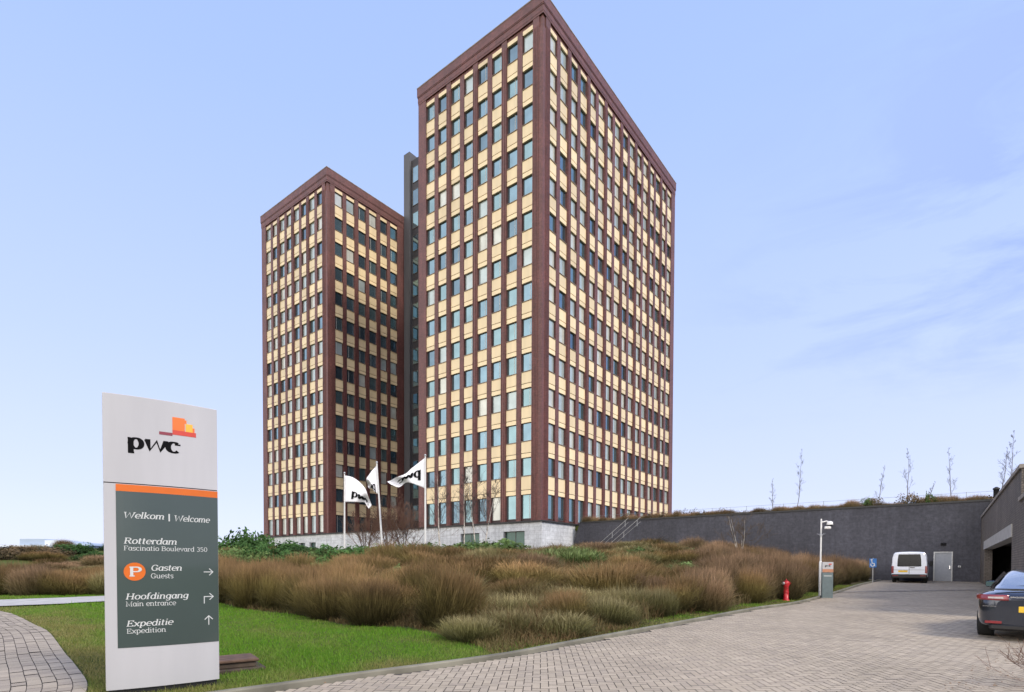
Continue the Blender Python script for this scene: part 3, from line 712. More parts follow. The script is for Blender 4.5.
# ------------------------------------------------------------------ vegetation
def stems(n, R0, Hh, w, seed, spread=.9, fill=.5, lean=(0, 0)):
    """thin tapering blades of a twiggy shrub; returns verts (n*5,3), t"""
    g = np.random.RandomState(seed)
    r = np.sqrt(g.rand(n)) * R0; ph = g.rand(n) * 6.283
    inner = g.rand(n) < fill
    # stems from the root
    bx_, by_ = r * .45 * np.cos(ph), r * .45 * np.sin(ph); bz = np.full(n, -.05)
    tilt = spread * (r / R0) + g.normal(0, .26, n); L = Hh * (.45 + .7 * g.rand(n)) * (1 - .18 * (r / R0) ** 2) * (1 + .22 * np.sin(3 * ph + seed) + .15 * np.sin(7 * ph + 2 * seed))
    # side twigs inside the dome
    zz = g.rand(n) ** .8; dome = np.sqrt(np.clip(1 - (zz * .9) ** 2, 0, 1))
    ri = np.sqrt(g.rand(n)) * R0 * dome * (.55 + .45 * zz)
    bx_ = np.where(inner, ri * np.cos(ph), bx_); by_ = np.where(inner, ri * np.sin(ph), by_); bz = np.where(inner, zz * Hh * .72, bz)
    tilt = np.where(inner, spread * .8 * (ri / R0) + g.normal(0, .5, n), tilt); L = np.where(inner, Hh * (.22 + .25 * g.rand(n)), L)
    ph2 = ph + g.normal(0, .35, n)
    d1 = np.stack([np.sin(tilt * .75) * np.cos(ph2), np.sin(tilt * .75) * np.sin(ph2), np.cos(tilt * .75)], 1)
    t2 = tilt * 1.15; ph3 = ph2 + g.normal(0, .25, n)
    d2 = np.stack([np.sin(t2) * np.cos(ph3) + lean[0], np.sin(t2) * np.sin(ph3) + lean[1], np.cos(t2)], 1)
    b_ = np.stack([bx_, by_, bz], 1); m_ = b_ + d1 * (L * .5)[:, None]; e_ = m_ + d2 * (L * .5)[:, None]
    a = g.rand(n) * 6.283; sd_ = np.stack([np.cos(a), np.sin(a), g.normal(0, .2, n)], 1); ww = (w * (.6 + .8 * g.rand(n)))[:, None]
    V = np.stack([b_ - sd_ * ww * .5, b_ + sd_ * ww * .5, m_ + sd_ * ww * .42, m_ - sd_ * ww * .42, e_], 1)
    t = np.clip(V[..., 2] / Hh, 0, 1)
    rv = np.repeat(g.rand(n), 5)
    return V.reshape(-1, 3), t.ravel(), rv
def stem_faces(n):
    o = np.arange(n)[:, None] * 5
    q = o + np.array([0, 1, 2, 3]); t = o + np.array([3, 2, 4])
    return np.concatenate([q, t], 1).ravel(), np.tile([4, 3], n)
def shrub_mesh(name, n, material, **k):
    V, t, rv = stems(n, **k); f, s = stem_faces(n)
    return fast_mesh(name, V, f, s, [material], attr={'t': t, 'rnd': rv})
def leaves(n, R0, Hh, size, seed, flat=.75):
    g = np.random.RandomState(seed)
    ph = g.rand(n) * 6.283; cz = g.rand(n); rr = (.55 + .45 * g.rand(n) ** .5)
    lump = 1 + .16 * np.sin(3 * ph + seed) + .12 * np.sin(5 * ph + 2.1 * seed) + .12 * np.sin(7 * cz + seed)
    rad = np.sqrt(np.clip(1 - cz ** 2, 0, 1)) * R0 * rr * lump; z = cz * Hh * rr * lump
    c = np.stack([rad * np.cos(ph), rad * np.sin(ph), z + .05], 1)
    nr = np.stack([np.cos(ph), np.sin(ph), .3 + cz], 1) + g.normal(0, .6, (n, 3)); nr /= np.linalg.norm(nr, axis=1)[:, None]
    a = np.cross(nr, g.normal(0, 1, (n, 3))); a /= np.linalg.norm(a, axis=1)[:, None]; b_ = np.cross(nr, a)
    s = (size * (.6 + .8 * g.rand(n)))[:, None]
    V = np.stack([c - a * s, c - b_ * s * .5, c + a * s, c + b_ * s * .5], 1)
    return V.reshape(-1, 3), np.repeat(np.clip(z / Hh, 0, 1), 4), np.repeat(g.rand(n), 4)
def leaf_mesh(name, n, material, **k):
    V, t, rv = leaves(n, **k)
    return fast_mesh(name, V, np.arange(len(V)), np.full(n, 4), [material], attr={'t': t, 'rnd': rv})
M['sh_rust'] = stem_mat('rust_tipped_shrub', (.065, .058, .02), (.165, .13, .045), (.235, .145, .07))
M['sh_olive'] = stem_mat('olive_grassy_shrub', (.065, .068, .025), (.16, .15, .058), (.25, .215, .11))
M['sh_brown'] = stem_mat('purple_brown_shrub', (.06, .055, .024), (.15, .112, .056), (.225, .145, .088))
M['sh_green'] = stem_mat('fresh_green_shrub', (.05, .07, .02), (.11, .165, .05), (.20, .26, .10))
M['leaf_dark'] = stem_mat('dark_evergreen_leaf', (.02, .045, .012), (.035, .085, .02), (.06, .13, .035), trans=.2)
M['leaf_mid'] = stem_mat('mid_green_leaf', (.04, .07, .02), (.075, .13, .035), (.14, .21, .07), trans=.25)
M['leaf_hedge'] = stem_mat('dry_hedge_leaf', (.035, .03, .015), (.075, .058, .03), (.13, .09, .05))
KINDS = {}
def variants(key, mk, k=4): KINDS[key] = [mk(i) for i in range(k)]
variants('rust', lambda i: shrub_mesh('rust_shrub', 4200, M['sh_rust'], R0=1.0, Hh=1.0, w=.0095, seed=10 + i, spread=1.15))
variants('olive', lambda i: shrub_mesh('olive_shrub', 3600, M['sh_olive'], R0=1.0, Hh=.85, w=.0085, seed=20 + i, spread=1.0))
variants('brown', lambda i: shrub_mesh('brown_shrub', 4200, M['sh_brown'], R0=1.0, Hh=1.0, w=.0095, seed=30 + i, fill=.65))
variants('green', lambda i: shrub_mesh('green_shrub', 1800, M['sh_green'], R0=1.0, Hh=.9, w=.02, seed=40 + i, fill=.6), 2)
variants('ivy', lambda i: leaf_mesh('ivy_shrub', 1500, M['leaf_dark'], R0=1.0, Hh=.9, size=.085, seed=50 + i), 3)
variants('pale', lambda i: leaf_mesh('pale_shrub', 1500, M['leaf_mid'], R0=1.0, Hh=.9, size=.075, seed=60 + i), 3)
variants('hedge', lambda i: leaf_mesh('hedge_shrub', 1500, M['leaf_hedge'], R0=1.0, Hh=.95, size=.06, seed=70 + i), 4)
LAB = {'rust': ('twiggy shrub with rust-red tips on the planted mound', 'shrub', 'rust-tipped shrubs on the mound'),
       'olive': ('low olive-beige grassy shrub on the planted mound', 'shrub', 'olive grassy shrubs on the mound'),
       'brown': ('purple-brown bare-twig shrub on the mound toward the slate wall', 'shrub', 'purple-brown shrubs near the kerb and slate wall')}
NAMES = {'rust': 'rust_shrub', 'olive': 'grassy_shrub', 'brown': 'brown_shrub', 'green': 'green_shrub', 'ivy': 'ivy_shrub', 'pale': 'pale_shrub', 'hedge': 'hedge_shrub'}
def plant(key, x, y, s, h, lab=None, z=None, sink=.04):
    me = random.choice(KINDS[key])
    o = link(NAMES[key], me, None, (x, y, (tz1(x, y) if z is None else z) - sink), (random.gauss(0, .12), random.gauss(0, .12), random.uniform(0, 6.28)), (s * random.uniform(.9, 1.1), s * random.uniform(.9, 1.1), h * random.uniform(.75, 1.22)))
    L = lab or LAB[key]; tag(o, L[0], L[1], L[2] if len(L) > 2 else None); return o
rg = random.Random(11)
cand = []
for gxx in np.arange(-34, 34, .95):
    for gyy in np.arange(8, 66, .95):
        x = gxx + rg.uniform(-.3, .3); y = gyy + rg.uniform(-.3, .3); cand.append((x, y))
cand = np.array(cand)
inb = inpoly(cand[:, 0], cand[:, 1], BED); dK = dist_poly(cand[:, 0], cand[:, 1], KERB); dL = dist_poly(cand[:, 0], cand[:, 1], LAWN)
nearK = None; taken = []; back = []
for (x, y), i_, dk, dl in zip(cand, inb, dK, dL):
    if not i_: continue
    px = W / 2 + FPX * x / y
    if px < 205 or px > 900: continue
    lim = 1.15 if px > 640 else .8
    if dk < lim or dl < .3: continue
    lx_ = (Vector((x, y, 0)) - P0).dot(VX); ly_ = (Vector((x, y, 0)) - P0).dot(VY)
    if lx_ > -1.2 and ly_ > -2: continue
    if lx_ > WX - .9: continue
    d = min(dk, dl)
    step_ = .9 if d < 3 else 1.45 if d < 10 else 2.3
    if any((x - a) ** 2 + (y - b2) ** 2 < step_ ** 2 for a, b2 in taken): continue
    taken.append((x, y))
    s = (1.1 if d < 3 else 1.5 if d < 10 else 2.1) * rg.uniform(.75, 1.25)
    hn = 1.0
    if dl < dk + 2 and px < 470:
        key = 'rust' if px < 445 or rg.random() < .7 else 'olive'; h = 1.4 if d < 3.5 else 1.1
        if px > 400: h *= .9
        h *= rg.uniform(.85, 1.1)
    elif px < 640 and y < 17: key = 'olive' if rg.random() < .8 else 'rust'; h = .8
    elif px > 690: key = 'brown' if rg.random() < .85 else 'rust'; h = 1.45 if d < 4 else 1.2
    else: key = rg.choice(['rust', 'rust', 'brown', 'olive']); h = 1.05 if d < 5 else .8
    if d > 10: h *= .75
    if 300 < px < 900 and d > 3.5 and rg.random() < .12:
        plant(rg.choice(['pale', 'green']), x, y, s * .7, .7, ('scattered low green shrub poking up among the brown shrubs', 'shrub', 'scattered green shrubs in the brown planting')); continue
    if 535 < px < 600 and 22 < y < 31:
        plant('green', x, y, s, .95, ('fresh green feathery shrub among the brown ones on the mound', 'shrub', 'fresh green shrubs on the mound')); continue
    if px < 500 and 30 < y < 42:
        plant('ivy' if rg.random() < .55 else 'pale', x, y, s * .8, 1.0, ('leafy green shrub at the foot of the flagpoles', 'shrub', 'leafy green shrubs by the flagpoles')); continue
    if y > 47 and len(taken) > 0:
        back.append((x, y, s, h, key)); continue
    plant(key, x, y, s, h)
print('shrubs', len(taken), 'back', len(back))
for x, y, s, h, key in back: plant(key, x, y, s, h)
# matted dry grass and seedlings between the shrubs
g = np.random.RandomState(8); N = 330000
y = 8.5 + g.rand(N) ** 1.25 * 45; px = g.uniform(190, 905, N); x = (px - W / 2) / FPX * y
ok = inpoly(x, y, BED); x, y = x[ok], y[ok]
dk = dist_poly(x, y, KERB); dl = dist_poly(x, y, LAWN); u_ = (x - P0.x) * VX.x + (y - P0.y) * VX.y; v_ = (x - P0.x) * VY.x + (y - P0.y) * VY.y
pxx = W / 2 + FPX * x / y
ok = (dk > np.where(pxx > 640, 1.0, .35)) & (dl > .12) & ~((u_ > -.9) & (v_ > -2)) & (u_ < WX - .3)
x, y, dk, dl = x[ok], y[ok], dk[ok], dl[ok]; n_ = len(x); z = tz(x, y)
edge_ = np.clip(np.minimum(dk - .3, dl) / 1.0, .3, 1)
clump = .62 + .38 * ripple(x * 2.5, y * 2.5) + .3 * ripple(x * 7, y * 7)
hgt = np.clip((.35 + .55 * g.rand(n_) ** 2) * clump * 1.25, .12, 1.1) * edge_; wd = (.005 + .00062 * y) * (.6 + .8 * g.rand(n_))
an = g.rand(n_) * 6.283; ln = g.normal(0, .42, (n_, 2)) * hgt[:, None]; bend = g.normal(0, .25, (n_, 2)) * hgt[:, None]
cx_, sx2 = np.cos(an) * wd / 2, np.sin(an) * wd / 2
V = np.stack([np.stack([x - cx_, y - sx2, z - .02], 1), np.stack([x + cx_, y + sx2, z - .02], 1), np.stack([x + ln[:, 0] * .4 + cx_ * .8, y + ln[:, 1] * .4 + sx2 * .8, z + hgt * .6], 1), np.stack([x + ln[:, 0] * .4 - cx_ * .8, y + ln[:, 1] * .4 - sx2 * .8, z + hgt * .6], 1), np.stack([x + ln[:, 0] + bend[:, 0], y + ln[:, 1] + bend[:, 1], z + hgt], 1)], 1).reshape(-1, 3)
tone = np.clip(.5 + .9 * ripple(x * 1.3 + 4, y * 1.3) + g.normal(0, .22, n_), 0, 1); grn = np.clip(1.6 * ripple(x * 1.1 - 7, y * 1.1 + 3) - .25 + g.normal(0, .12, n_), 0, 1)
m, n, l, b = new_mat('dry_ground_cover'); b.inputs['Roughness'].default_value = .8; b.inputs['Specular IOR Level'].default_value = .15
A1, A2, A3 = [n.new('ShaderNodeAttribute') for _ in range(3)]; A1.attribute_name = 'tone'; A2.attribute_name = 'green'; A3.attribute_name = 'rnd'
c1 = mixc_(n, l, A1.outputs['Fac'], (.20, .165, .075), (.16, .085, .045)); c2 = mixc_(n, l, A3.outputs['Fac'], c1, (.10, .085, .035)); c3 = mixc_(n, l, A2.outputs['Fac'], c2, (.10, .135, .035)); l.new(c3, b.inputs['Base Color'])
f_, s_ = stem_faces(n_)
tag(link('ground_cover', fast_mesh('ground_cover', V, f_, s_, [m], attr={'tone': np.repeat(tone, 5), 'green': np.repeat(grn, 5), 'rnd': np.repeat(g.rand(n_), 5)})), 'matted dry straw and rust coloured grass between the shrubs on the mound', 'dry grass', None, 'stuff')
# shrubs beyond the concrete path on the left
nL = 0
for row, (yy, pxs) in enumerate(((0, range(-30, 235, 15)), (2.0, range(-20, 240, 17)), (4.4, range(-25, 240, 20)), (7.5, range(-30, 240, 22)), (12, range(-30, 240, 24)), (18, range(-30, 240, 26)))):
    for p in pxs:
        g = gp(p + rg.uniform(-4, 4), 594.5); x, y = g.x * (1 + yy / g.y), g.y + yy + rg.uniform(-.4, .4)
        key = rg.choice(['olive', 'rust', 'brown', 'rust']); s = (1.1 + yy * .035)
        plant(key, x, y, s, (1.1 if row < 3 else .8) * rg.uniform(.8, 1.15), ('brown-olive shrub in the row beyond the pale concrete path', 'shrub', 'shrubs beyond the concrete path')); nL += 1
for k in range(26):
    q = at(rg.uniform(-25, 128), 560, rg.uniform(56, 76)); key = rg.choice(['hedge', 'hedge', 'olive', 'rust', 'ivy'])
    plant(key, q.x, q.y, rg.uniform(1.2, 2.2), rg.uniform(.7, 1.3), ('small dark bush on the grassy dyke behind the far-left shrubs', 'bush', 'bushes on the far-left dyke'))
# evergreen hedge left of the towers
for k, (px, py, Y, s, h) in enumerate(((228, 560, 47, 1.9, 1.9), (243, 560, 48, 2.0, 2.2), (258, 560, 49, 2.0, 2.2), (272, 560, 48, 1.6, 1.6), (252, 560, 44, 1.6, 1.3))):
    q = at(px, py, Y); plant('ivy', q.x, q.y, s, h, ('rounded dark evergreen hedge bush left of the rear tower', 'bush', 'evergreen bushes left of the rear tower'), z=tz1(q.x, q.y))
for px, Y in ((285, 44), (300, 42), (318, 43), (336, 42), (352, 41), (270, 40), (240, 38), (226, 36)):
    q = at(px, 560, Y); plant('pale' if rg.random() < .6 else 'ivy', q.x, q.y, 1.3, .7, ('leafy green shrub before the pale plinth of the rear tower', 'shrub', 'green shrubs before the rear plinth'))
# planting along the top of the slate wall
k = 0; yy = -35.5
while yy < -1.5:
    p = loc2w(WX + rg.uniform(.9, 1.4), yy); plant('hedge' if rg.random() < .45 else 'brown', p.x, p.y, rg.uniform(.75, 1.0), rg.uniform(.65, 1.0), ('dry brown-green shrub in the strip on top of the slate wall', 'shrub', 'shrubs on top of the slate wall'), z=TZ_)
    yy += rg.uniform(.5, .75)
for yy in (-31, -27):
    p = loc2w(WX + 1.2, yy + rg.uniform(-.5, .5)); plant('pale', p.x, p.y, .5, 1.15, ('small yellowish leafy bush sticking up on the slate wall top', 'bush', 'yellowish bushes on the slate wall'), z=TZ_)

# bare trees
def tree(name, label, cat, loc, height, seed, trunk_r, bark, twig, group=None, rmin=.007, lean=(0, 0), nb=16, blen=.3, up=.8, start=.25, depth=2, stems_=1):
    g = random.Random(seed); t = thing(name, label, cat, loc, g.uniform(0, 6.28) if lean == (0, 0) else 0, group)
    cw = MB()
    def branch(p, d, L, r, lev):
        n = 4; pts = [p]; dd = d.normalized()
        for i in range(n):
            dd = (dd + Vector((g.gauss(0, .13), g.gauss(0, .13), g.gauss(.04, .08)))).normalized(); pts.append(pts[-1] + dd * L / n)
        cw.tube(pts, [max(r * (1 - .75 * i / n), rmin) for i in range(n + 1)], 4 if lev else 5, 0, cap=False)
        if lev < depth:
            for q in range(5 if lev == 0 else 4):
                f = g.uniform(.25, 1); i = min(int(f * n), n - 1); b0 = pts[i].lerp(pts[i + 1], f * n - i)
                a = Vector((g.gauss(0, 1), g.gauss(0, 1), g.gauss(.3, .5))).normalized()
                branch(b0, dd * .75 + a * .6, L * g.uniform(.35, .6), r * .5, lev + 1)
    for s_ in range(stems_):
        tk = MB(); pts = [Vector((g.uniform(-.15, .15) * (stems_ > 1), g.uniform(-.15, .15) * (stems_ > 1), -.1))]
        hh = height * (1 if s_ == 0 else g.uniform(.65, .95)); n = 9
        d = Vector((lean[0], lean[1], 1)) + Vector((g.gauss(0, .22), g.gauss(0, .22), 0)) * (stems_ > 1); d.normalize()
        for i in range(n):
            d = (d + Vector((g.gauss(0, .045), g.gauss(0, .045), .02))).normalized(); pts.append(pts[-1] + d * hh / n)
        tk.tube(pts, [max(trunk_r * (1 - i / n) ** .8, .007) for i in range(n + 1)], 7)
        tk.build('trunk', bark, t)
        for q in range(nb // stems_):
            f = start + (1 - start) * (q + g.random()) / (nb // stems_); f = min(f, .98); i = min(int(f * n), n - 1); b0 = pts[i].lerp(pts[i + 1], f * n - i)
            az = g.uniform(0, 6.283); dr = Vector((math.cos(az) * (1.2 - up), math.sin(az) * (1.2 - up), up))
            branch(b0, dr, height * blen * (1.15 - f) * g.uniform(.7, 1.2), trunk_r * .38 * (1.1 - f), 0)
    cw.build('crown', twig, t)
    return t
for k, (px, pt_, Y, lab) in enumerate(((441, 472, 49, 'slender white-stemmed birch nearest the flagpole on the right'), (464, 478, 50, 'slender birch second from the right-hand flagpole, before the pale plinth'), (476, 468, 51, 'slender birch third from the right-hand flagpole, before the pale plinth'), (484, 480, 51.5, 'slender birch farthest right of the four before the pale plinth'))):
    a = at(px, 548, Y); tp = at(px, pt_, Y); z = tz1(a.x, a.y)
    tree('birch_tree', lab, 'tree', (a.x, a.y, z), tp.z - z, 100 + k, .085 if k == 0 else .07, M['bark_birch'], M['twig'], None, nb=22, blen=.36, up=.72, start=.3)
for k, (px, pt_, Y, ns, lab) in enumerate(((365, 505, 49, 6, 'bare brown many-stemmed tree left of the middle flagpole'), (388, 498, 50, 6, 'bare brown many-stemmed tree between middle and right flagpole'), (404, 490, 52, 5, 'bare brown many-stemmed tree just left of the right-hand flagpole'))):
    a = at(px, 552, Y); tp = at(px, pt_, Y); z = tz1(a.x, a.y)
    tree('bare_tree', lab, 'tree', (a.x, a.y, z), tp.z - z, 120 + k, .05, M['bark'], M['twig_red'], None, nb=54, blen=.55, up=.55, start=.12, stems_=ns)
a = at(418, 540, 50); z = tz1(a.x, a.y); tree('leaning_birch', 'pale birch stem leaning left beside the right-hand flagpole', 'tree', (a.x, a.y, z), 4.6, 131, .06, M['bark_birch'], M['twig'], lean=(-.55, 0), nb=12, blen=.3)
for k, (px, pt_, pb, Y, ln, lab) in enumerate(((796, 449, 505, 50, .06, 'taller thin bare birch above the left half of the slate wall'), (773, 478, 507, 50, 0, 'short thin bare sapling left of the taller birch on the slate wall'),
        (908, 444, 498, 46, .08, 'thin bare birch above the van, tallest on the slate wall'), (877, 464, 500, 47, .2, 'leaning thin sapling on the slate wall left of the tallest birch'), (951, 446, 497, 45, .02, 'thin bare birch above the grey door'), (921, 478, 498, 45, .35, 'short leaning sapling between two birches above the van'), (1012, 425, 480, 40, .0, 'bare birch standing behind the garage parapet at the right edge'), (1000, 448, 485, 42, .1, 'small bare birch behind the garage parapet'))):
    a = at(px, pb, Y); tp = at(px, pt_, Y)
    zz = TZ_
    tree('thin_birch', lab, 'tree', (a.x, a.y, zz), max(tp.z - zz, 1.5), 140 + k, .035, M['bark'], M['twig'], lean=(ln, 0), nb=13, blen=.2, up=.85, start=.25, rmin=.0035)
for px, Y in ((684, 62), (692, 62)):
    a = at(px, 505, Y); tree('bare_bush', 'small bare bush beside the right edge of the near tower' if px < 690 else 'small bare bush just right of its twin beside the near tower', 'bush', (a.x, a.y, TZ_), 2.0, px, .03, M['bark'], M['twig'], nb=30, blen=.7, up=.5, start=.2, stems_=4)
for px, Y, hh in ((742, 40, 3.6),):
    a = at(px, 560, Y); tree('bare_tree', 'bare pale-twigged tree rising above the shrubs against the slate wall' if px > 720 else 'bare brown tree at the left end of the slate wall', 'tree', (a.x, a.y, tz1(a.x, a.y)), hh, px, .035, M['bark_birch'], M['bark'], nb=24, blen=.55, up=.6, start=.2, stems_=4)
# twig bush at the right edge of the driveway
a = gp(1048, 690); tree('twig_bush', 'bare brown twig bush at the bottom right corner beside the car', 'bush', (a.x, a.y, base_z(a.y)), .85, 77, .010, M['twig_red'], M['twig_red'], nb=44, blen=.75, up=.35, start=.1, stems_=12, depth=1, rmin=.002)
# wire fence on the terrace
wf = thing('wire_fence', 'thin wire fence on slender posts above the slate wall', 'fence', loc2w(WX + 2.2, 0, TZ_), AZ)
for z in (1.15, .6): b = MB(); b.tube([(0, -2, z), (0, -37, z)], .012, 5); b.build('wire', M['rail'], wf)
for k in range(12): b = MB(); y_ = -2 - k * 3.15; b.tube([(0, y_, -.05), (0, y_, 1.2)], .02, 6); b.build('post', M['rail'], wf)

# lawn grass blades
g = np.random.RandomState(5)
N = 420000
y = 5.0 + (g.rand(N) ** 1.9) * 24; px = g.uniform(-30, 620, N); x = (px - W / 2) / FPX * y
ok = ~inpoly(x, y, DRIVE) & ~hardmask(x, y); dk = dist_poly(x[ok], y[ok], KERB); x, y = x[ok], y[ok]
ib = inpoly(x, y, BED); dp = dist_poly(x, y, PEDGE); keepg = (~ib) & (dk > .09) & (dp > .02)
CP = inpoly(x, y, [tuple(p) for p in ca_] + [tuple(p) for p in cb_[::-1]])
keepg &= ~CP; keepg &= (x < 2)
keepg &= ~(((x + 4.3) * math.cos(.65) + (y - 6.9) * math.sin(.65) < .6) & (np.abs(-(x + 4.3) * math.sin(.65) + (y - 6.9) * math.cos(.65)) < .1) & ((x + 4.3) * math.cos(.65) + (y - 6.9) * math.sin(.65) > -.6))
x, y, dk, dp = x[keepg], y[keepg], dk[keepg], dp[keepg]
M2 = 60000; y2 = 8 + g.rand(M2) * 24; i2 = g.randint(0, len(KERB), M2); off = .1 + g.rand(M2) ** 1.5 * 1.3
x2 = KERB[i2, 0] + kn[i2, 0] * off + g.normal(0, .15, M2); y2 = KERB[i2, 1] + kn[i2, 1] * off + g.normal(0, .15, M2)
k2 = (y2 > 8.5) & (y2 < 34) & inpoly(x2, y2, BED) & (dist_poly(x2, y2, KERB) > .09)
x = np.concatenate([x, x2[k2]]); y = np.concatenate([y, y2[k2]]); dk = np.concatenate([dk, off[k2]]); dp = np.concatenate([dp, np.full(k2.sum(), 9.)])
n_ = len(x); z = tz(x, y) + .0
hgt = (.022 + .05 * g.rand(n_) ** 1.6) * (1 + .6 * ripple(x * 3, y * 3)) * (1 + 1.2 * (g.rand(n_) > .985)); wd = (.006 + .0009 * y) * (.7 + .6 * g.rand(n_))
an = g.rand(n_) * 6.283; ln = g.normal(0, .45, (n_, 2)) * hgt[:, None]
V = np.stack([np.stack([x - np.cos(an) * wd / 2, y - np.sin(an) * wd / 2, z - .01], 1), np.stack([x + np.cos(an) * wd / 2, y + np.sin(an) * wd / 2, z - .01], 1), np.stack([x + ln[:, 0], y + ln[:, 1], z + hgt], 1)], 1).reshape(-1, 3)
dry = np.clip(1.1 - np.minimum(dk, dp * .8) / 1.3, 0, 1) * .8 + .8 * (ripple(x * 2.2, y * 2.2) + ripple(x * 6, y * 6)) * .8 + .04
dry = np.clip(dry + g.normal(0, .16, n_), 0, 1)
m, n, l, b = new_mat('grass_blade'); b.inputs['Roughness'].default_value = .6; b.inputs['Specular IOR Level'].default_value = .25
a_ = n.new('ShaderNodeAttribute'); a_.attribute_name = 'dry'; a2 = n.new('ShaderNodeAttribute'); a2.attribute_name = 'rnd'
c1 = mixc_(n, l, a2.outputs['Fac'], (.085, .23, .012), (.16, .30, .025)); c2 = mixc_(n, l, a2.outputs['Fac'], (.20, .20, .05), (.30, .26, .11))
cc = mixc_(n, l, a_.outputs['Fac'], c1, c2); l.new(cc, b.inputs['Base Color'])
tr = n.new('ShaderNodeBsdfTranslucent'); l.new(cc, tr.inputs[0]); mx = n.new('ShaderNodeMixShader'); mx.inputs[0].default_value = .3; l.new(b.outputs[0], mx.inputs[1]); l.new(tr.outputs[0], mx.inputs[2]); l.new(mx.outputs[0], n['Material Output'].inputs[0])
M['grass'] = m
me = fast_mesh('lawn_grass', V, np.arange(len(V)), np.full(n_, 3), [M['grass']], attr={'dry': np.repeat(dry, 3), 'rnd': np.repeat(g.rand(n_), 3)})
tag(link('lawn_grass', me), 'short mown green grass of the lawn beside the sign', 'grass', None, 'stuff')
print('grass', n_)
# leaf litter
nl = 420; px = g.uniform(930, 1035, nl); py = 692 - g.rand(nl) ** 1.3 * 60; pts = [gp(a, b2) for a, b2 in zip(px, py) if a > 1040 - (b2 - 620) * 1.4]
for _ in range(420):
    i_ = g.randint(0, len(KERB)); o_ = -abs(g.normal(.1, .35)) - .05; pts.append(Vector((KERB[i_, 0] + kn[i_, 0] * o_ + g.normal(0, .2), KERB[i_, 1] + kn[i_, 1] * o_ + g.normal(0, .2), 0)))
V = []
for p in pts:
    a = g.rand() * 6.28; s = g.uniform(.008, .022); V += [(p.x + math.cos(a + k * 1.571) * s * (1 if k % 2 else .5), p.y + math.sin(a + k * 1.571) * s * (1 if k % 2 else .5), float(base_z(p.y)) + .04 + g.uniform(0, .012)) for k in range(4)]
M['litter'] = mat('dry_leaf', (.16, .09, .04), .9, var=.5, scale=3)
tag(link('leaf_litter', fast_mesh('leaf_litter', V, np.arange(len(V)), np.full(len(V) // 4, 4), [M['litter']])), 'dry brown leaves scattered on the pavers at bottom right and along the kerb', 'leaves', None, 'stuff')
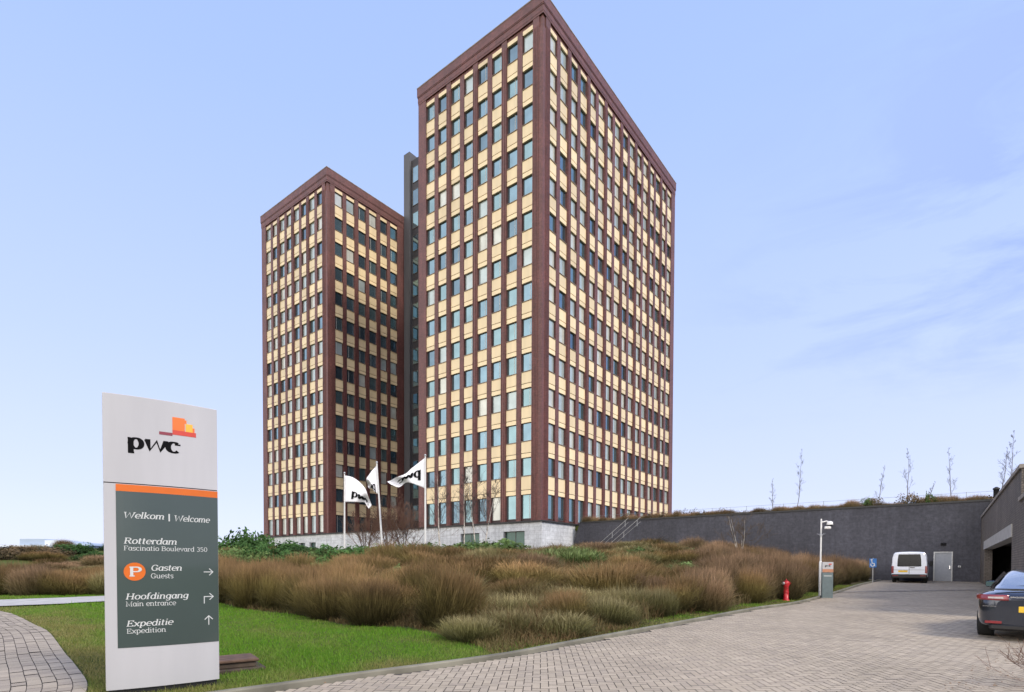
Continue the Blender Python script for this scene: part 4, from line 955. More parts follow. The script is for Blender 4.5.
# ------------------------------------------------------------------ slab-serif lettering drawn as strokes
def arc(cx, cy, rx, ry, a0, a1, n=14): return [(cx + rx * math.cos(R(a0 + (a1 - a0) * i / n)), cy + ry * math.sin(R(a0 + (a1 - a0) * i / n))) for i in range(n + 1)]
def bar(x0, x1, y): return [(x0, y), (x1, y)]
XH, CAP, ASC, DSC = .50, .70, .76, -.22
GLY = {
 'a': (.50, [arc(.22, .25, .17, .25, 0, 360, 20), [(.40, .50), (.40, .08), (.44, .0), (.50, .01)]]),
 'b': (.52, [[(.10, ASC), (.10, 0)], arc(.27, .25, .18, .25, 0, 360, 20), bar(.01, .10, ASC - .02)]),
 'c': (.46, [arc(.25, .25, .20, .25, 48, 315, 16), [(.385, .44), (.385, .36)]]),
 'd': (.54, [[(.42, ASC), (.42, 0)], arc(.24, .25, .18, .25, 0, 360, 20), bar(.33, .42, ASC - .02), bar(.42, .52, .02)]),
 'e': (.47, [arc(.25, .25, .20, .25, 0, 312, 16), bar(.06, .45, .255)]),
 'f': (.34, [[(.13, 0), (.13, .58)] + arc(.25, .60, .12, .15, 180, 50, 6), bar(.02, .28, .48), bar(.03, .24, .02)]),
 'g': (.52, [arc(.23, .26, .17, .24, 0, 360, 20), [(.41, .50), (.41, -.05)] + arc(.24, -.06, .17, .16, 0, -150, 8)]),
 'i': (.26, [[(.12, .50), (.12, 0)], bar(.03, .12, .48), bar(.03, .22, .02), [(.12, .66), (.12, .74)]]),
 'k': (.52, [[(.10, ASC), (.10, 0)], bar(.01, .10, ASC - .02), [(.42, .49), (.12, .22)], [(.20, .29), (.45, .01)], bar(.01, .2, .02), bar(.33, .50, .48), bar(.36, .53, .02)]),
 'l': (.27, [[(.12, ASC), (.12, 0)], bar(.03, .12, ASC - .02), bar(.03, .22, .02)]),
 'm': (.82, [[(.10, .50), (.10, 0)], bar(.01, .1, .48), [(.10, .36)] + arc(.26, .34, .13, .15, 140, 0, 7) + [(.39, 0)], [(.39, .36)] + arc(.55, .34, .13, .15, 140, 0, 7) + [(.68, 0)], bar(.02, .2, .02), bar(.32, .48, .02), bar(.62, .79, .02)]),
 'n': (.56, [[(.10, .50), (.10, 0)], bar(.01, .1, .48), [(.10, .36)] + arc(.27, .33, .15, .16, 140, 0, 8) + [(.42, 0)], bar(.02, .2, .02), bar(.34, .54, .02)]),
 'o': (.50, [arc(.25, .25, .19, .25, 0, 360, 22)]),
 'p': (.54, [[(.11, .50), (.11, DSC)], arc(.28, .25, .18, .25, 0, 360, 20), bar(.01, .11, .48), bar(.02, .22, DSC + .02)]),
 'r': (.40, [[(.11, .50), (.11, 0)], bar(.02, .11, .48), [(.11, .34)] + arc(.26, .33, .14, .16, 150, 55, 6) + [(.35, .39)], bar(.02, .24, .02)]),
 's': (.40, [arc(.20, .37, .14, .125, 30, 240, 9) + arc(.20, .125, .15, .125, 80, -150, 10), [(.34, .49), (.34, .40)]]),
 't': (.34, [[(.13, .66), (.13, .10)] + arc(.22, .10, .09, .10, 180, 300, 6), bar(.02, .28, .48)]),
 'u': (.56, [[(.10, .50), (.10, .16)] + arc(.25, .16, .15, .16, 180, 330, 8), [(.42, .50), (.42, 0)], bar(.01, .1, .48), bar(.33, .42, .48), bar(.42, .52, .02)]),
 'v': (.50, [[(.06, .50), (.25, 0), (.44, .50)], bar(-.01, .15, .48), bar(.35, .51, .48)]),
 'w': (.76, [[(.06, .50), (.20, 0), (.38, .46), (.54, 0), (.70, .50)], bar(-.01, .15, .48), bar(.60, .77, .48)]),
 'x': (.50, [[(.07, .49), (.43, .01)], [(.43, .49), (.07, .01)], bar(.0, .16, .48), bar(.34, .5, .48), bar(.0, .16, .02), bar(.34, .5, .02)]),
 'B': (.62, [[(.12, CAP), (.12, 0)], [(.02, .68)] + [(.3, .68)] + arc(.34, .53, .15, .15, 90, -90, 8) + [(.14, .37)], [(.14, .375)] + [(.34, .375)] + arc(.36, .20, .18, .18, 90, -90, 8) + [(.02, .02)]]),
 'E': (.58, [[(.12, CAP), (.12, 0)], bar(.02, .50, .68), bar(.12, .38, .36), bar(.02, .52, .02), [(.49, .70), (.49, .56)], [(.51, 0), (.51, .15)], [(.37, .44), (.37, .28)]]),
 'F': (.56, [[(.12, CAP), (.12, 0)], bar(.02, .50, .68), bar(.12, .38, .36), bar(.02, .25, .02), [(.49, .70), (.49, .56)]]),
 'G': (.68, [arc(.34, .35, .27, .35, 42, 330, 18), [(.54, .02), (.54, .30)], bar(.40, .66, .31), [(.54, .64), (.54, .52)]]),
 'H': (.74, [[(.14, CAP), (.14, 0)], [(.58, CAP), (.58, 0)], bar(.14, .58, .36), bar(.03, .25, .68), bar(.03, .25, .02), bar(.47, .69, .68), bar(.47, .69, .02)]),
 'M': (.86, [[(.14, 0), (.14, CAP), (.42, .06), (.70, CAP), (.70, 0)], bar(.02, .16, .68), bar(.02, .25, .02), bar(.59, .82, .02), bar(.68, .82, .68)]),
 'P': (.58, [[(.12, CAP), (.12, 0)], [(.02, .68), (.3, .68)] + arc(.34, .51, .17, .17, 90, -90, 8) + [(.14, .34)], bar(.02, .25, .02)]),
 'R': (.64, [[(.12, CAP), (.12, 0)], [(.02, .68), (.3, .68)] + arc(.34, .52, .16, .16, 90, -90, 8) + [(.14, .36)], [(.32, .36), (.54, .01)], bar(.02, .25, .02), bar(.48, .64, .02)]),
 'W': (.98, [[(.08, CAP), (.26, 0), (.48, .64), (.70, 0), (.88, CAP)], bar(-.02, .20, .68), bar(.78, .99, .68)]),
 '|': (.24, [[(.12, -.16), (.12, .76)]]),
 '3': (.50, [arc(.23, .53, .16, .16, 150, -80, 9) + arc(.23, .19, .18, .19, 85, -150, 10)]),
 '5': (.50, [[(.40, .68), (.12, .68), (.10, .38)] + arc(.23, .22, .18, .21, 115, -150, 10)]),
 '0': (.52, [arc(.26, .35, .19, .34, 0, 360, 22)]),
 ' ': (.28, []),
}
def stroke(poly, wv, wh):
    P = [np.array(p, float) for p in poly]; n = len(P); closed = np.hypot(*(P[0] - P[-1])) < 1e-6
    if closed: P = P[:-1]; n -= 1
    L = []; Rr = []
    for i in range(n):
        if closed: a, b_ = P[i - 1], P[(i + 1) % n]
        else: a, b_ = P[max(i - 1, 0)], P[min(i + 1, n - 1)]
        d = b_ - a; d /= np.hypot(*d) + 1e-9; nn = np.array([-d[1], d[0]])
        h = .5 * math.hypot(nn[0] * wv, nn[1] * wh)
        if not closed and 0 < i < n - 1:
            d1 = P[i] - P[i - 1]; d1 /= np.hypot(*d1) + 1e-9; c = abs(d1 @ d); h /= max(c, .55)
        L.append(P[i] + nn * h); Rr.append(P[i] - nn * h)
    V = L + Rr; m_ = n if closed else n - 1
    return V, [(i, (i + 1) % n, n + (i + 1) % n, n + i) for i in range(m_)]
def dense(poly, step=.05):
    o = [poly[0]]
    for a, b_ in zip(poly[:-1], poly[1:]):
        k = max(1, int(math.hypot(b_[0] - a[0], b_[1] - a[1]) / step))
        o += [(a[0] + (b_[0] - a[0]) * i / k, a[1] + (b_[1] - a[1]) * i / k) for i in range(1, k + 1)]
    return o
def layout(text, italic=0.0, wv=.085, wh=.055, track=0.0, fine=False):
    pieces = []; x = 0
    for ch in text:
        adv, st_ = GLY[ch]
        for poly in st_:
            V, F = stroke(dense(poly) if fine else poly, wv, wh); pieces.append(([(x + p[0] + italic * p[1], p[1]) for p in V], F))
        x += adv + track
    return pieces, x - track
def letters(mb, pieces, fn, layer=.00008):
    for i, (V, F) in enumerate(pieces):
        mb.add([fn(u, v, (i % 12) * layer) for u, v in V], F)

# ------------------------------------------------------------------ welcome sign
PL_, PR_ = Vector((-4.83, 6.53, 0)), Vector((-3.885, 7.25, 0))
SW = (PR_ - PL_).length; SA = math.atan2(PR_.y - PL_.y, PR_.x - PL_.x); mid = (PL_ + PR_) / 2
zg = float(base_z(mid.y)) - EYE + .066            # ground relative to eye level
sg = thing('welcome_sign', 'tall silver-white welcome sign with grey-green panel standing in the lawn', 'sign', (mid.x, mid.y, EYE - .066), SA)
BUL = .05; TH = .24
def fy(k): return -TH / 2 - BUL * (1 - (2 * k - 1) ** 2) + BUL * .0
def by(k): return TH / 2 + BUL * .6 * (1 - (2 * k - 1) ** 2)
def fp(k, z, d): return ((k - .5) * SW, fy(k) - d, z)
def lens(x0, x1, zs_, name, m_, inset=0.0):
    mb = MB(); ks = np.linspace(x0, x1, 17); rings = []
    for z, e in zs_:
        kk = np.clip(ks, x0 + e, x1 - e)
        rings.append([((k - .5) * SW, fy(k) + inset + e, z) for k in kk] + [((k - .5) * SW, by(k) - inset - e, z) for k in kk[::-1]])
    mb.loft(rings, 0, cap=True, smooth=False); o = mb.build(name, m_, sg); return o
TOP = 2.09; SEAM = 1.048
lens(.02, .98, [(zg - .05, 0), (zg + .085, 0)], 'base', M['black'], .03)
lens(0, 1, [(zg + .086, 0), (SEAM - .006, 0)], 'lower_body', M['signwhite'])
lens(.004, .996, [(SEAM - .0058, 0), (SEAM + .0058, 0)], 'seam', M['black'], .008)
lens(0, 1, [(SEAM + .006, 0), (TOP - .008, 0), (TOP, .004)], 'header', M['signwhite'])
def curved(name, k0, k1, z0, z1, m_, d=.005, par=None):
    mb = MB(); ks = np.linspace(k0, k1, 15)
    mb.loft([[fp(k, z0, d) for k in ks] + [fp(k, z0, .0005) for k in ks[::-1]], [fp(k, z1, d) for k in ks] + [fp(k, z1, .0005) for k in ks[::-1]]], 0, cap=True)
    return mb.build(name, m_, par or sg)
curved('orange_stripe', .097, .9985, .955, 1.036, M['orange'])
pnl = curved('info_panel', .097, .9985, -.90, .9545, M['signgrey'])
def line(text, k0, k1, z, size, italic=0.0, wv=.085, wh=.055, m_='letter', d=.006, parent=None, squash=1.0, name='lettering'):
    pc_, w = layout(text, italic, wv, wh); sx = (k1 - k0) / w
    mb = MB(); letters(mb, pc_, lambda u, v, e: fp(k0 + u * sx, z + v * size, d + e)); return mb.build(name, M[m_], parent or pnl)
IT = dict(italic=.17, wv=.115, wh=.06)
line('Welkom', .152, .50, .642, .098, **IT); line('|', .526, .56, .638, .098, wv=.09); line('Welcome', .583, .915, .63, .098, **IT)
line('Rotterdam', .155, .609, .338, .098, **IT); line('Fascinatio Boulevard 350', .155, .893, .258, .076)
line('Gasten', .377, .652, .018, .096, **IT); line('Guests', .377, .575, -.075, .082)
line('Hoofdingang', .163, .708, -.325, .098, **IT); line('Main entrance', .165, .595, -.408, .080)
line('Expeditie', .168, .564, -.648, .098, **IT); line('Expedition', .17, .505, -.732, .080)
mb = MB(); c_ = []; KC = .243; rr = .108
ring = [fp(KC + rr * math.cos(a) / SW, .005 + rr * math.sin(a), .009) for a in np.linspace(0, 2 * math.pi, 33)[:-1]]; r0 = [fp(KC + rr * math.cos(a) / SW, .005 + rr * math.sin(a), .0055) for a in np.linspace(0, 2 * math.pi, 33)[:-1]]
mb.loft([r0, ring], 0, cap=True); disc = mb.build('parking_disc', M['orange'], pnl)
line('P', KC - .047, KC + .06, -.05, .16, wv=.14, wh=.08, d=.011, parent=disc)
def arrow(lines, kx, z, s):
    mb = MB()
    for i, pl_ in enumerate(lines):
        V, F = stroke(pl_, .09, .09); mb.add([fp(kx + u * s / SW, z + v * s, .006 + i * .0002) for u, v in V], F)
    mb.build('arrow', M['letter'], pnl)
arrow([[(-.5, 0), (.5, 0)], [(.1, .4), (.5, 0), (.1, -.4)]], .90, .0, .105)
arrow([[(-.45, -.8), (-.45, .0), (.45, .0)], [(.1, .38), (.5, 0), (.1, -.38)]], .90, -.315, .11)
arrow([[(0, -.5), (0, .5)], [(-.4, .1), (0, .5), (.4, .1)]], .90, -.62, .115)
# logo on the header
HD = [c for c in sg.children if c.name.startswith('header')][0]
def logo_text(fn, layer=.0001, fine=False):
    mb = MB(); x = 0
    for ch, wv, wh, it in (('p', .19, .085, 0), ('w', .215, .085, .10), ('c', .20, .085, 0)):
        pc_, w = layout(ch, it, wv, wh, 0.0, fine); letters(mb, [([(x + p[0], p[1]) for p in V], F) for V, F in pc_], fn, layer); x += w - .0
    return mb, x
mb, w_ = logo_text(lambda u, v, e: (0, 0, 0))
sx = (.645 - .196) / w_
mb, _ = logo_text(lambda u, v, e: fp(.196 + u * sx, 1.470 + v * .245 * (1 if v >= 0 else 1.0), .002 + e)); mb.build('lettering', M['ink'], HD)
def blk(k0, k1, z0, z1, m_, d=.003): curved('logo_block', k0, k1, z0, z1, M[m_], d, HD)
blk(.464, .580, 1.672, 1.708, 'maroon'); blk(.581, .692, 1.747, 1.905, 'logo_orange'); blk(.581, .692, 1.690, 1.7465, 'red')
blk(.6925, .795, 1.690, 1.745, 'red'); blk(.7, .764, 1.7455, 1.842, 'yellow', .0035); blk(.6925, .708, 1.8425, 1.885, 'logo_orange'); blk(.765, .782, 1.7455, 1.80, 'logo_orange')

# ------------------------------------------------------------------ flags and poles
def flag(px, ptop, pbot, Y, top, bot, lean_px, lab, plab, text=None, folds=(.12, 7, 0)):
    b0 = at(px + lean_px, pbot, Y); zb_ = tz1(b0.x, b0.y) - .1; tpos = at(px, ptop, Y)
    p = thing('flagpole', plab, 'flagpole', (b0.x, b0.y, zb_))
    v = Vector((tpos.x - b0.x, 0, tpos.z - zb_)); mb = MB(); mb.tube([(0, 0, 0), v * .5, v], [.085, .07, .05], 10); mb.build('pole', M['pole'], p)
    mb = MB(); mb.lathe([(.02, 0), (.075, .03), (.09, .09), (.06, .16), (.01, .18)], v, 10); mb.build('finial', M['galv'], p)
    mb = MB(); mb.tube([(0, -.1, .4), (v.x * .95, -.09, v.z * .96)], .01, 4); mb.build('halyard', M['pole'], p)
    mb = MB(); mb.lathe([(.16, -.1), (.16, .1), (.10, .14)], (0, 0, 0), 10); mb.build('foot', M['galv'], p)
    T = catmull(top, 1.0); B = catmull(bot, 1.0); nu, nv = 34, 18
    rs2 = lambda P, s: np.array([np.interp(s * (len(P) - 1), np.arange(len(P)), P[:, 0]), np.interp(s * (len(P) - 1), np.arange(len(P)), P[:, 1])])
    am, fr, ph = folds
    def S(u, v_, e=0):
        u = min(max(u, 0), 1); q = rs2(T, u) * (1 - v_) + rs2(B, u) * v_
        dep = am * 2.2 * u * math.sin(fr * u + ph + 2.4 * v_) + am * .8 * u * math.sin(15 * u + 5 * v_)
        w = at(q[0], q[1], Y); return Vector((w.x, Y + dep + e, w.z))
    root = thing('flag', lab, 'flag', tuple(S(0, 0)))
    o0 = S(0, 0)
    mb = MB(); vs = [S(i / nu, j / nv) - o0 for i in range(nu + 1) for j in range(nv + 1)]
    mb.add(vs, [(i * (nv + 1) + j, (i + 1) * (nv + 1) + j, (i + 1) * (nv + 1) + j + 1, i * (nv + 1) + j + 1) for i in range(nu) for j in range(nv)], 0, True)
    o = mb.build('cloth', M['cloth'], root); md = o.modifiers.new('thickness', 'SOLIDIFY'); md.thickness = .006; md.offset = 0
    if text:
        u0, u1, vb, hv = text
        for e in (-.045, .045):
            mb, w_ = logo_text(lambda u, v, q: (0, 0, 0)); sx_ = (u1 - u0) / w_
            mb, _ = logo_text(lambda u, v, q: S(u0 + u * sx_, vb - v * hv, e + (q if e > 0 else -q)) - o0, .001, True); mb.build('lettering', M['ink'], root)
flag(344.5, 474, 546, 47, [(344.8, 475.5), (352, 477), (359, 481.5), (365, 488), (368, 494), (371, 505)], [(344.8, 502), (352, 502), (359, 502.5), (364, 502), (366.5, 506), (368.5, 508.5)], 0, 'white flag flying to the right on the left-hand pole', 'leftmost of the three slim white flagpoles before the towers', (.22, .93, .77, .42))
flag(376.8, 463.5, 549, 43, [(377, 465), (374, 468), (370, 474), (367.5, 480), (366.5, 486)], [(379, 494.5), (376.5, 493), (374, 491), (371, 488), (368.5, 488)], 6.2, 'small drooping white flag on the leaning middle pole', 'middle of the three flagpoles, leaning slightly, before the dark stair core', (.2, .98, .90, .5), (.2, 6, 1))
flag(425.3, 456.5, 543, 41, [(425.2, 457.5), (418, 463), (411, 469), (405, 474.5), (396, 478), (386, 480.8)], [(425.2, 488.5), (419, 486), (412, 483.5), (405, 482.5), (398.5, 487), (391, 484.5)], 0, 'white flag flying to the left on the right-hand pole, its letters mirrored', 'rightmost of the three slim white flagpoles before the towers', (.12, .78, .62, .55), (.14, 7, .5))

# ------------------------------------------------------------------ hydrant, camera pole, info sign, blue sign
g_ = gp(786, 600.8)
hy = thing('fire_hydrant', 'red standpipe fire hydrant in the grass strip by the kerb', 'hydrant', (g_.x, g_.y, g_.z), R(20))
mb = MB(); mb.lathe([(.13, -.02), (.13, .04), (.095, .05), (.09, .56), (.105, .58), (.105, .62)], (0, 0, 0), 18); mb.build('body', M['hydrant'], hy)
mb = MB(); mb.lathe([(.11, .621), (.12, .66), (.115, .72), (.08, .78), (.03, .80)], (0, 0, 0), 18); mb.lathe([(.02, .8), (.028, .81), (.028, .85), (.01, .86)], (0, 0, 0), 6); mb.build('cap', M['hydrant'], hy)
for sx_ in (-1, 1):
    mb = MB(); mb.lathe([(.045, .05 * sx_), (.045, .13 * sx_), (.06, .135 * sx_), (.06, .175 * sx_), (.03, .185 * sx_)], (0, 0, .69), 14, axis='x'); mb.build('outlet', M['galv'] if sx_ < 0 else M['hydrant'], hy)
mb = MB(); mb.lathe([(.098, .30), (.102, .31), (.102, .36), (.098, .37)], (0, 0, 0), 18, cap=False); mb.build('collar', M['hydrant'], hy)

g_ = gp(820, 597.5)
cp = thing('camera_pole', 'white pole with two surveillance cameras beside the small information sign', 'camera pole', (g_.x, g_.y, g_.z), R(-15))
S_ = g_.y / FPX
mb = MB(); mb.lathe([(.06, 0), (.06, 1.5), (.05, 1.54), (.04, 1.56)], (0, 0, 0), 14); mb.build('lower_post', M['pole'], cp)
mb = MB(); mb.lathe([(.034, 1.562), (.032, 3.30), (.025, 3.36)], (0, 0, 0), 12); mb.build('upper_post', M['pole'], cp)
mb = MB(); mb.tube([(.03, 0, 3.22), (.20, 0, 3.26), (.30, 0, 3.22)], .028, 8); mb.build('bracket', M['pole'], cp)
mb = MB(); mb.lathe([(.04, .16), (.11, .12), (.125, .02), (.12, 0)], (.33, 0, 3.10), 16); cm = mb.build('camera_dome', M['pole'], cp)
mb = MB(); mb.lathe([(.105, -.001), (.10, -.05), (.06, -.10), (.01, -.115)], (.33, 0, 3.10), 16); mb.build('lens', M['black'], cm)
mb = MB(); mb.rbox(.10, .34, -.17, -.05, 2.92, 3.03, .02); cm = mb.build('bullet_camera', M['pole'], cp); mb = MB(); mb.lathe([(.035, .341), (.035, .365)], (0, -.11, 2.975), 12, axis='x'); mb.build('lens', M['black'], cm)
mb = MB()
for k in range(10):
    a = k * .628; mb.tube([(.03 * math.cos(a), .03 * math.sin(a), 2.66), (.17 * math.cos(a), .17 * math.sin(a), 2.72 + .04 * (k % 2))], [.008, .003], 4)
mb.lathe([(.05, 2.62), (.055, 2.64), (.055, 2.68), (.05, 2.70)], (0, 0, 0), 12); mb.build('spike_collar', M['galv'], cp)

g_ = gp(826.8, 598.5)
ins = thing('information_sign', 'small grey information sign with white and orange top beside the camera pole', 'sign', (g_.x, g_.y, g_.z), R(-8))
mb = MB(); mb.rbox(-.215, .215, -.06, .06, -.05, 1.09, .012); bd = mb.build('panel', M['infogrey'], ins)
mb = MB(); mb.rbox(-.215, .215, -.062, .062, 1.093, 1.52, .012); hd = mb.build('header', M['signwhite'], ins)
mb = MB(); mb.box(-.213, .213, -.066, -.0625, 1.10, 1.23); mb.build('orange_stripe', M['fadedorange'], hd)
mb, w_ = logo_text(lambda u, v, e: (-.12 + u * .13, -.0635 - e, 1.33 + v * .12)); mb.build('lettering', M['ink'], hd)
mb = MB(); mb.box(.03, .14, -.066, -.0625, 1.41, 1.455); mb.build('logo_block', M['red'], hd)
mb = MB(); mb.box(-.15, .15, -.0625, -.0605, .93, .96); mb.build('text_line', M['letter'], bd)

q = at(873, 563, 37.2); zq = float(base_z(q.y))
bs = thing('parking_sign', 'small square blue sign with white symbol on a post beyond the shrubs', 'sign', (q.x, q.y, zq), R(-30))
hz = q.z - zq
mb = MB(); mb.tube([(0, .03, -.1), (0, .03, hz + .34)], .03, 8); mb.build('post', M['galv'], bs)
mb = MB(); mb.rbox(-.2, .2, -.015, .0, hz - .3, hz + .3, .006); pn = mb.build('panel', M['blue'], bs)
mb = MB()
for i, pl_ in enumerate(([(-.1, .22), (-.06, -.02), (.08, -.04), (.13, -.24)], arc(-.03, -.12, .13, .14, 150, 350, 10), arc(-.1, .26, .04, .04, 0, 360, 10))):
    V, F = stroke(pl_, .06, .06); mb.add([(u * .8, -.017 - i * .001, hz + v * .85) for u, v in V], F)
mb.build('symbol', M['letter'], pn)

# ------------------------------------------------------------------ vehicles
def half_ring(y, pts): return [(x, y, z) for x, z in pts] + [(-x, y, z) for x, z in pts[::-1] if x > 1e-6]
def wheel(parent, x, y, r, w, side):
    mb = MB(); mb.lathe([(r * .62, -w / 2), (r * .95, -w / 2), (r, -w * .38), (r, w * .38), (r * .95, w / 2), (r * .62, w / 2)], (x, y, r), 28, axis='x'); t_ = mb.build('wheel', M['rubber'], parent)
    mb = MB(); s = side * w / 2
    mb.lathe([(r * .62, s * .9), (r * .60, s * 1.02), (r * .55, s * .8), (r * .2, s * .75), (r * .14, s * .98), (.01, s)], (x, y, r), 24, axis='x', cap=False)
    for k in range(5):
        a = k * 1.2566; c, sn = math.cos(a), math.sin(a); d_ = .035
        pts = [(x + s * .95, y + c * r * .1 - sn * d_, r + sn * r * .1 + c * d_), (x + s * .95, y + c * r * .1 + sn * d_, r + sn * r * .1 - c * d_), (x + s * 1.0, y + c * r * .6 + sn * d_, r + sn * r * .6 - c * d_), (x + s * 1.0, y + c * r * .6 - sn * d_, r + sn * r * .6 + c * d_)]
        mb.add(pts, [(0, 1, 2, 3)])
    mb.build('rim', M['rim'], t_)
def sub(o, lv=2):
    md = o.modifiers.new('smooth', 'SUBSURF'); md.levels = lv; md.render_levels = lv
    for p in o.data.polygons: p.use_smooth = True
# dark saloon: y forward from the rear bumper, x to the right
def saloon(label, loc, rz):
    c = thing('parked_car', label, 'car', loc, rz)
    st_ = [(-.03, .62, .34, .52, .80, .86), (.0, .78, .30, .55, .86, .93), (.12, .90, .27, .58, .90, 1.02), (.45, .965, .24, .58, .93, 1.05), (1.0, .98, .22, .55, .93, 1.02), (2.0, .965, .20, .52, .90, .98), (3.2, .965, .20, .52, .88, .95), (4.0, .96, .22, .52, .85, .92), (4.6, .90, .24, .50, .74, .80), (4.92, .74, .28, .46, .62, .66), (4.98, .55, .32, .44, .55, .58)]
    rings = []
    for y, w, zb_, zm, zs, zd in st_:
        rings.append(half_ring(y, [(0, zb_), (w * .86, zb_), (w * .965, zb_ + .06), (w, zm), (w * .985, zs - .06), (w * .93, zs + .02), (w * .74, zd - .02), (0, zd)]))
    mb = MB(); mb.loft([r[::-1] for r in rings], 0, cap=True, smooth=True); o = mb.build('body', M['carpaint'], c); sub(o, 2)
    gst = [(.30, .68, .97, .60, 1.03), (.55, .74, .97, .57, 1.12), (1.0, .80, .96, .56, 1.27), (1.6, .83, .95, .58, 1.39), (2.3, .83, .94, .60, 1.445), (2.9, .82, .94, .58, 1.41), (3.5, .80, .92, .58, 1.20), (4.0, .76, .90, .60, .96)]
    mb = MB(); rings = []
    for y, wb, zb_, wt, zt in gst:
        rings.append(half_ring(y, [(0, zb_ - .08), (wb, zb_ - .08), (wb, zb_), ((wb + wt) / 2 + .03, (zb_ + zt) / 2), (wt, zt - .035), (wt * .8, zt), (0, zt + .012)]))
    mb.loft([r[::-1] for r in rings], 0, cap=True, smooth=True); o = mb.build('cabin', M['cabinsheen'], c); sub(o, 2)
    mb = MB(); V = []
    for i in range(9):
        f = i / 8; y = .52 + f * .92; zt = np.interp(y, [g[0] for g in gst], [g[4] for g in gst]); wt = .60 - .06 * f
        wt *= (.86 if i in (0, 8) else 1)
        V.append([(wt * s_, y, zt + .016 - .028 * s_ ** 2 - .03 * abs(s_) ** 6) for s_ in np.linspace(-1, 1, 13)])
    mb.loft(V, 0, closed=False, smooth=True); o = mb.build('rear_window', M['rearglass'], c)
    for sx_ in (-1, 1):
        mb = MB(); pr = [(1.15, 1.0, .79, 1.20, .69), (1.7, .99, .815, 1.33, .66), (2.4, .98, .82, 1.38, .665), (2.9, .98, .815, 1.33, .665)]
        mb.loft([[(sx_ * (x0 + .022), y, z0), (sx_ * ((x0 + x1) / 2 + .05), y, (z0 + z1) / 2), (sx_ * (x1 + .018), y, z1)] for y, z0, x0, z1, x1 in pr], 0, closed=False, smooth=True); mb.build('side_window', M['darkglass'], c)
        # tail lamp wrapping round the corner
        mb = MB(); rows = []
        for z, dz in ((.83, 0), (.86, 0), (.91, 0), (.94, 0)):
            rows.append([(sx_ * x, y + .02 * (z - .8) / .1, z) for x, y in ((.42, -.055), (.60, -.035), (.74, .005), (.85, .085), (.925, .21), (.955, .36))])
        mb.loft(rows, 0, closed=False, smooth=True); o = mb.build('tail_lamp', M['lamp_red'], c); md = o.modifiers.new('t', 'SOLIDIFY'); md.thickness = .03; md.offset = 0
        mb = MB(); mb.loft([[(sx_ * x, y, z) for x, y in ((.50, -.068), (.62, -.05), (.74, -.012))] for z in (.865, .9)], 0, closed=False); mb.build('clear_strip', M['lamp_clear'], o)
        mb = MB(); mb.box(sx_ * .52, sx_ * .78, -.045, -.012, .36, .41); mb.build('reflector', M['lamp_red'], c)
        mb = MB(); mb.rbox(min(sx_ * .80, sx_ * 1.03), max(sx_ * .80, sx_ * 1.03), 2.55, 2.7, 1.0, 1.15, .045); o = mb.build('mirror', M['carpaint'], c)
        mb = MB(); mb.rbox(min(sx_ * .83, sx_ * 1.015), max(sx_ * .83, sx_ * 1.015), 2.535, 2.549, 1.015, 1.135, .006); mb.build('glass', M['glass'][1], o)
        wheel(c, sx_ * .845, .92, .35, .25, sx_); wheel(c, sx_ * .845, 3.88, .35, .25, sx_)
    mb = MB(); mb.loft([[(x, -.058 - .004 * (1 - abs(x)), z) for x in (-.40, -.2, 0, .2, .40)] for z in (.885, .915)], 0, closed=False); o = mb.build('chrome_bar', M['chrome'], c); md = o.modifiers.new('t', 'SOLIDIFY'); md.thickness = .02
    mb = MB(); mb.rbox(-.27, .27, -.075, -.045, .60, .72, .006); mb.build('number_plate', M['plate'], c)
    mb = MB(); mb.rbox(-.72, .72, -.05, .2, .22, .36, .04); mb.build('diffuser', M['black'], c)
    mb = MB(); mb.loft([[(x, .20 - .1 * abs(x) ** 2, z) for x in (-.66, -.33, 0, .33, .66)] for z in (1.035, 1.06)], 0, closed=False); o = mb.build('spoiler_lip', M['black'], c); md = o.modifiers.new('t', 'SOLIDIFY'); md.thickness = .05
    mb = MB(); mb.box(-.82, -.60, -.03, -.024, .705, .712); mb.build('trim', M['chrome'], c)
    return c
CAZ = R(46)
rl = gp(984, 636.5)         # rear left tyre on the paving
fw = Vector((math.sin(CAZ), math.cos(CAZ), 0)); rt = Vector((math.cos(CAZ), -math.sin(CAZ), 0))
p = rl + rt * .86 - fw * .75
car = saloon('dark blue saloon car parked on the driveway, cut by the right picture edge', (p.x, p.y, float(base_z(p.y)) + .02), -CAZ)
car.rotation_euler = (R(.8), 0, -CAZ)
q = loc2w(WX - 6.8, GY - 4.8); o = copy_tree(car); o.location = (q.x, q.y, FZ - .02); o.rotation_euler = (0, 0, AZ - R(180)); tag(o, 'dark saloon car standing inside the shaded garage opening', 'car')

# white van seen from behind
rv_ = gp(910, 580.3); rv_ = Vector((26.95, 37.4, 0))
van = thing('white_van', 'white passenger van parked nose to the slate wall left of the grey door', 'van', (rv_.x, rv_.y, float(base_z(rv_.y)) + .02), AZ - R(90))
vs_ = [(0, .93, .95, .42, 2.04), (.06, .97, .985, .36, 2.10), (.3, .985, .985, .34, 2.125), (3.2, .985, .985, .34, 2.125), (3.9, .95, .985, .34, 2.06), (4.5, .80, .97, .34, 1.42), (5.1, .72, .93, .36, 1.10), (5.3, .62, .80, .42, .92)]
mb = MB(); rings = []
for y, wt, wb, zb_, zt in vs_:
    zw = zb_ + (zt - zb_) * .50
    rings.append(half_ring(y, [(0, zb_), (wb * .95, zb_), (wb, zb_ + .08), (wb, zw), (wt * .975, zt - .45 * (zt - zw)), (wt * .90, zt - .12), (wt * .82, zt - .035), (wt * .55, zt), (0, zt + .015)]))
mb.loft([r[::-1] for r in rings], 0, cap=True, smooth=False); vb_ = mb.build('body', M['van'], van, bevel=.02)
mb = MB(); rows = []
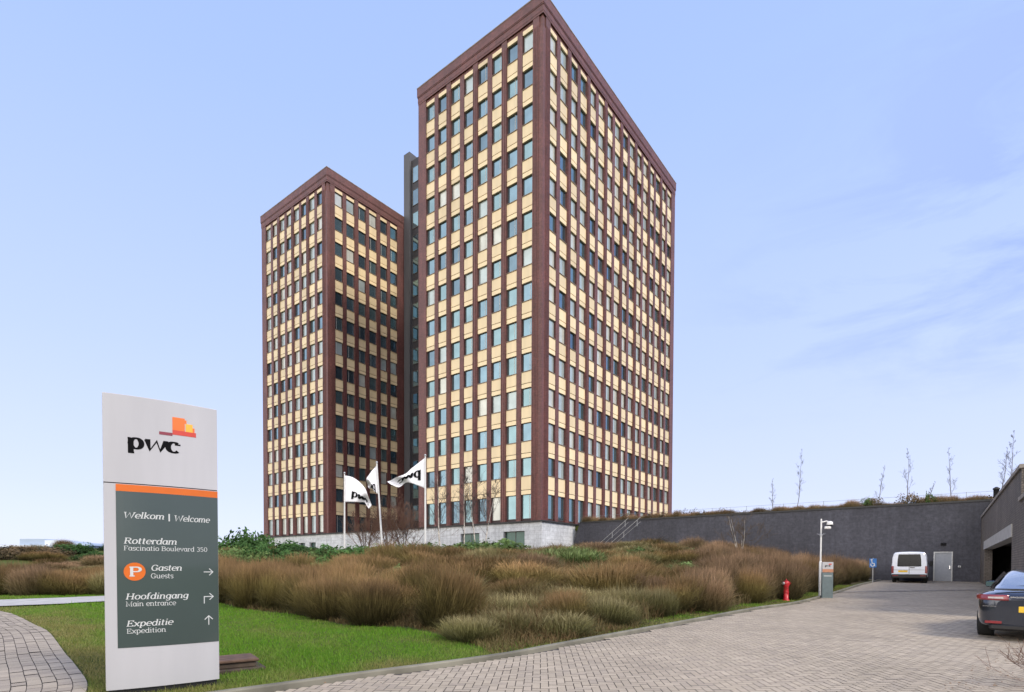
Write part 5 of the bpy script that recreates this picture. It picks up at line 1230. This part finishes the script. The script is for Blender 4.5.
for z, w in ((1.12, .82), (1.16, .89), (1.55, .87), (1.90, .82), (1.95, .76)): rows.append([(w * s_, -.012 + .02 * s_ ** 2, z) for s_ in (-1, -.6, -.2, .2, .6, 1)])
mb.loft(rows, 0, closed=False); o = mb.build('rear_window', M['darkglass'], van); md = o.modifiers.new('t', 'SOLIDIFY'); md.thickness = .012
mb = MB(); mb.box(-.006, .006, -.03, -.022, 1.19, 1.92); mb.build('window_split', M['black'], o)
mb = MB(); mb.box(-.012, .012, -.008, -.003, .62, 1.17); mb.build('door_gap', M['black'], van)
mb = MB(); mb.box(.05, .30, -.03, -.004, 1.02, 1.07); mb.build('handle', M['black'], van)
mb = MB(); mb.rbox(-.98, .98, -.10, .10, .33, .60, .04); mb.build('bumper', M['black'], van)
mb = MB(); mb.box(-.60, -.08, -.016, -.004, .74, .86); mb.build('number_plate', M['plate'], van)
mb = MB(); mb.box(-.85, .85, -.012, -.004, .885, .90); mb.build('trim_line', M['black'], van)
for sx_ in (-1, 1):
    mb = MB(); mb.rbox(min(sx_ * .86, sx_ * .992), max(sx_ * .86, sx_ * .992), -.02, .14, .66, 1.16, .02); mb.build('tail_lamp', M['lamp_red'], van)
    mb = MB(); mb.rbox(min(sx_ * .60, sx_ * .92), max(sx_ * .60, sx_ * .92), -.11, -.1005, .47, .53, .002); mb.build('reflector', M['lamp_red'], van)
    mb = MB(); mb.box(sx_ * 1.0, sx_ * 1.05, 4.05, 4.1, 1.30, 1.36); mb.rbox(min(sx_ * 1.05, sx_ * 1.25), max(sx_ * 1.05, sx_ * 1.25), 4.02, 4.14, 1.15, 1.55, .03); mb.build('mirror', M['black'], van)
    mb = MB(); mb.loft([[(sx_ * .992, y, 1.30), (sx_ * .98, y, 1.80)] for y in (.5, 2.0, 3.4)], 0, closed=False); mb.build('side_window', M['darkglass'], van)
    wheel(van, sx_ * .87, .95, .34, .22, sx_); wheel(van, sx_ * .87, 4.3, .34, .22, sx_)

# ------------------------------------------------------------------ small things on and beyond the lawn
g_ = gp(232, 669)
cv = thing('access_cover', 'low rusty stacked access cover in the grass beside the welcome sign', 'cover', (g_.x, g_.y, tz1(g_.x, g_.y)), R(36))
mb = MB(); mb.rbox(-.40, .40, -.36, .36, -.03, .05, .012); mb.build('base_slab', M['wood'], cv)
mb = MB(); mb.rbox(-.28, .28, -.26, .26, .05, .13, .01); mb.build('frame', M['wood'], cv)
mb = MB(); mb.rbox(-.32, .32, -.30, .30, .131, .175, .012); mb.build('lid', M['rust'], cv)
a, b_ = at(237, 560, 36), at(258, 555, 38)
hr = thing('low_handrail', 'short grey-green handrail among the shrubs left of the towers', 'handrail', (a.x, a.y, 0))
mb = MB(); d_ = Vector((b_.x - a.x, b_.y - a.y, 0)); mb.tube([(0, 0, a.z), (d_.x, d_.y, b_.z)], .05, 8); mb.build('rail', M['rail'], hr)
for f, z in ((.02, a.z), (.98, b_.z)): mb = MB(); x, y = d_.x * f, d_.y * f; mb.tube([(x, y, z - .02), (x, y, tz1(a.x + x, a.y + y) - .1)], .04, 8); mb.build('post', M['rail'], hr)
a, b_ = at(60, 556, 64), at(112, 556, 60)
lwl = thing('low_dark_wall', 'low dark wall with pale top edge beyond the shrubs on the far left', 'wall', (a.x, a.y, 0), math.atan2(b_.y - a.y, b_.x - a.x))
ln_ = (b_ - a).length * 1.6; zt_ = a.z
mb = MB(); mb.box(0, ln_, 0, .4, -1, zt_ - .12); mb.build('wall', M['coping_dark'], lwl); mb = MB(); mb.box(-.05, ln_ + .05, -.06, .46, zt_ - .118, zt_); mb.build('coping', M['coping'], lwl)
# far building
D_ = 330; u = D_ / FPX
q = at(0, 553, D_)
fb = thing('distant_hall', 'long pale white hall with grey-blue bands on the horizon at far left', 'hall', (q.x, q.y, 0))
X = lambda px: (px - 0) * u
Zp = lambda py: q.z + (553 - py) * u
mb = MB(); mb.box(X(-90), X(97), 0, 40, 0, Zp(549)); mb.build('lower_wall', M['far_white'], fb)
mb = MB(); mb.box(X(-90), X(54), 2, 40, Zp(549) + .01, Zp(546.6)); mb.build('grey_band', M['far_grey'], fb)
mb = MB(); mb.box(X(-90), X(70), 1.5, 40, Zp(546.6) + .01, Zp(544.8)); mb.build('eaves_band', M['far_white'], fb)
mb = MB(); mb.box(X(14), X(39), 4, 30, Zp(544.8) + .01, Zp(538.5)); mb.build('upper_block', M['far_grey'], fb)
mb = MB(); mb.box(X(39.1), X(53), 4, 30, Zp(544.8) + .01, Zp(539.6)); mb.build('upper_block', M['far_white'], fb)
mb = MB(); mb.loft([[(X(55), y, Zp(544.8) + .01), (X(85), y, Zp(544.8) + .01), (X(85), y, Zp(545.2) + 1.0), (X(55), y, Zp(540.5))] for y in (4, 30)], 0, cap=True); mb.build('sloped_roof', M['far_grey'], fb)
mb = MB(); mb.box(X(78), X(125), 0, 30, 0, Zp(547)); o = mb.build('distant_shed', M['far_grey'], None, (q.x, q.y + 60, 0)); tag(o, 'low grey shed on the horizon right of the distant white hall', 'shed')
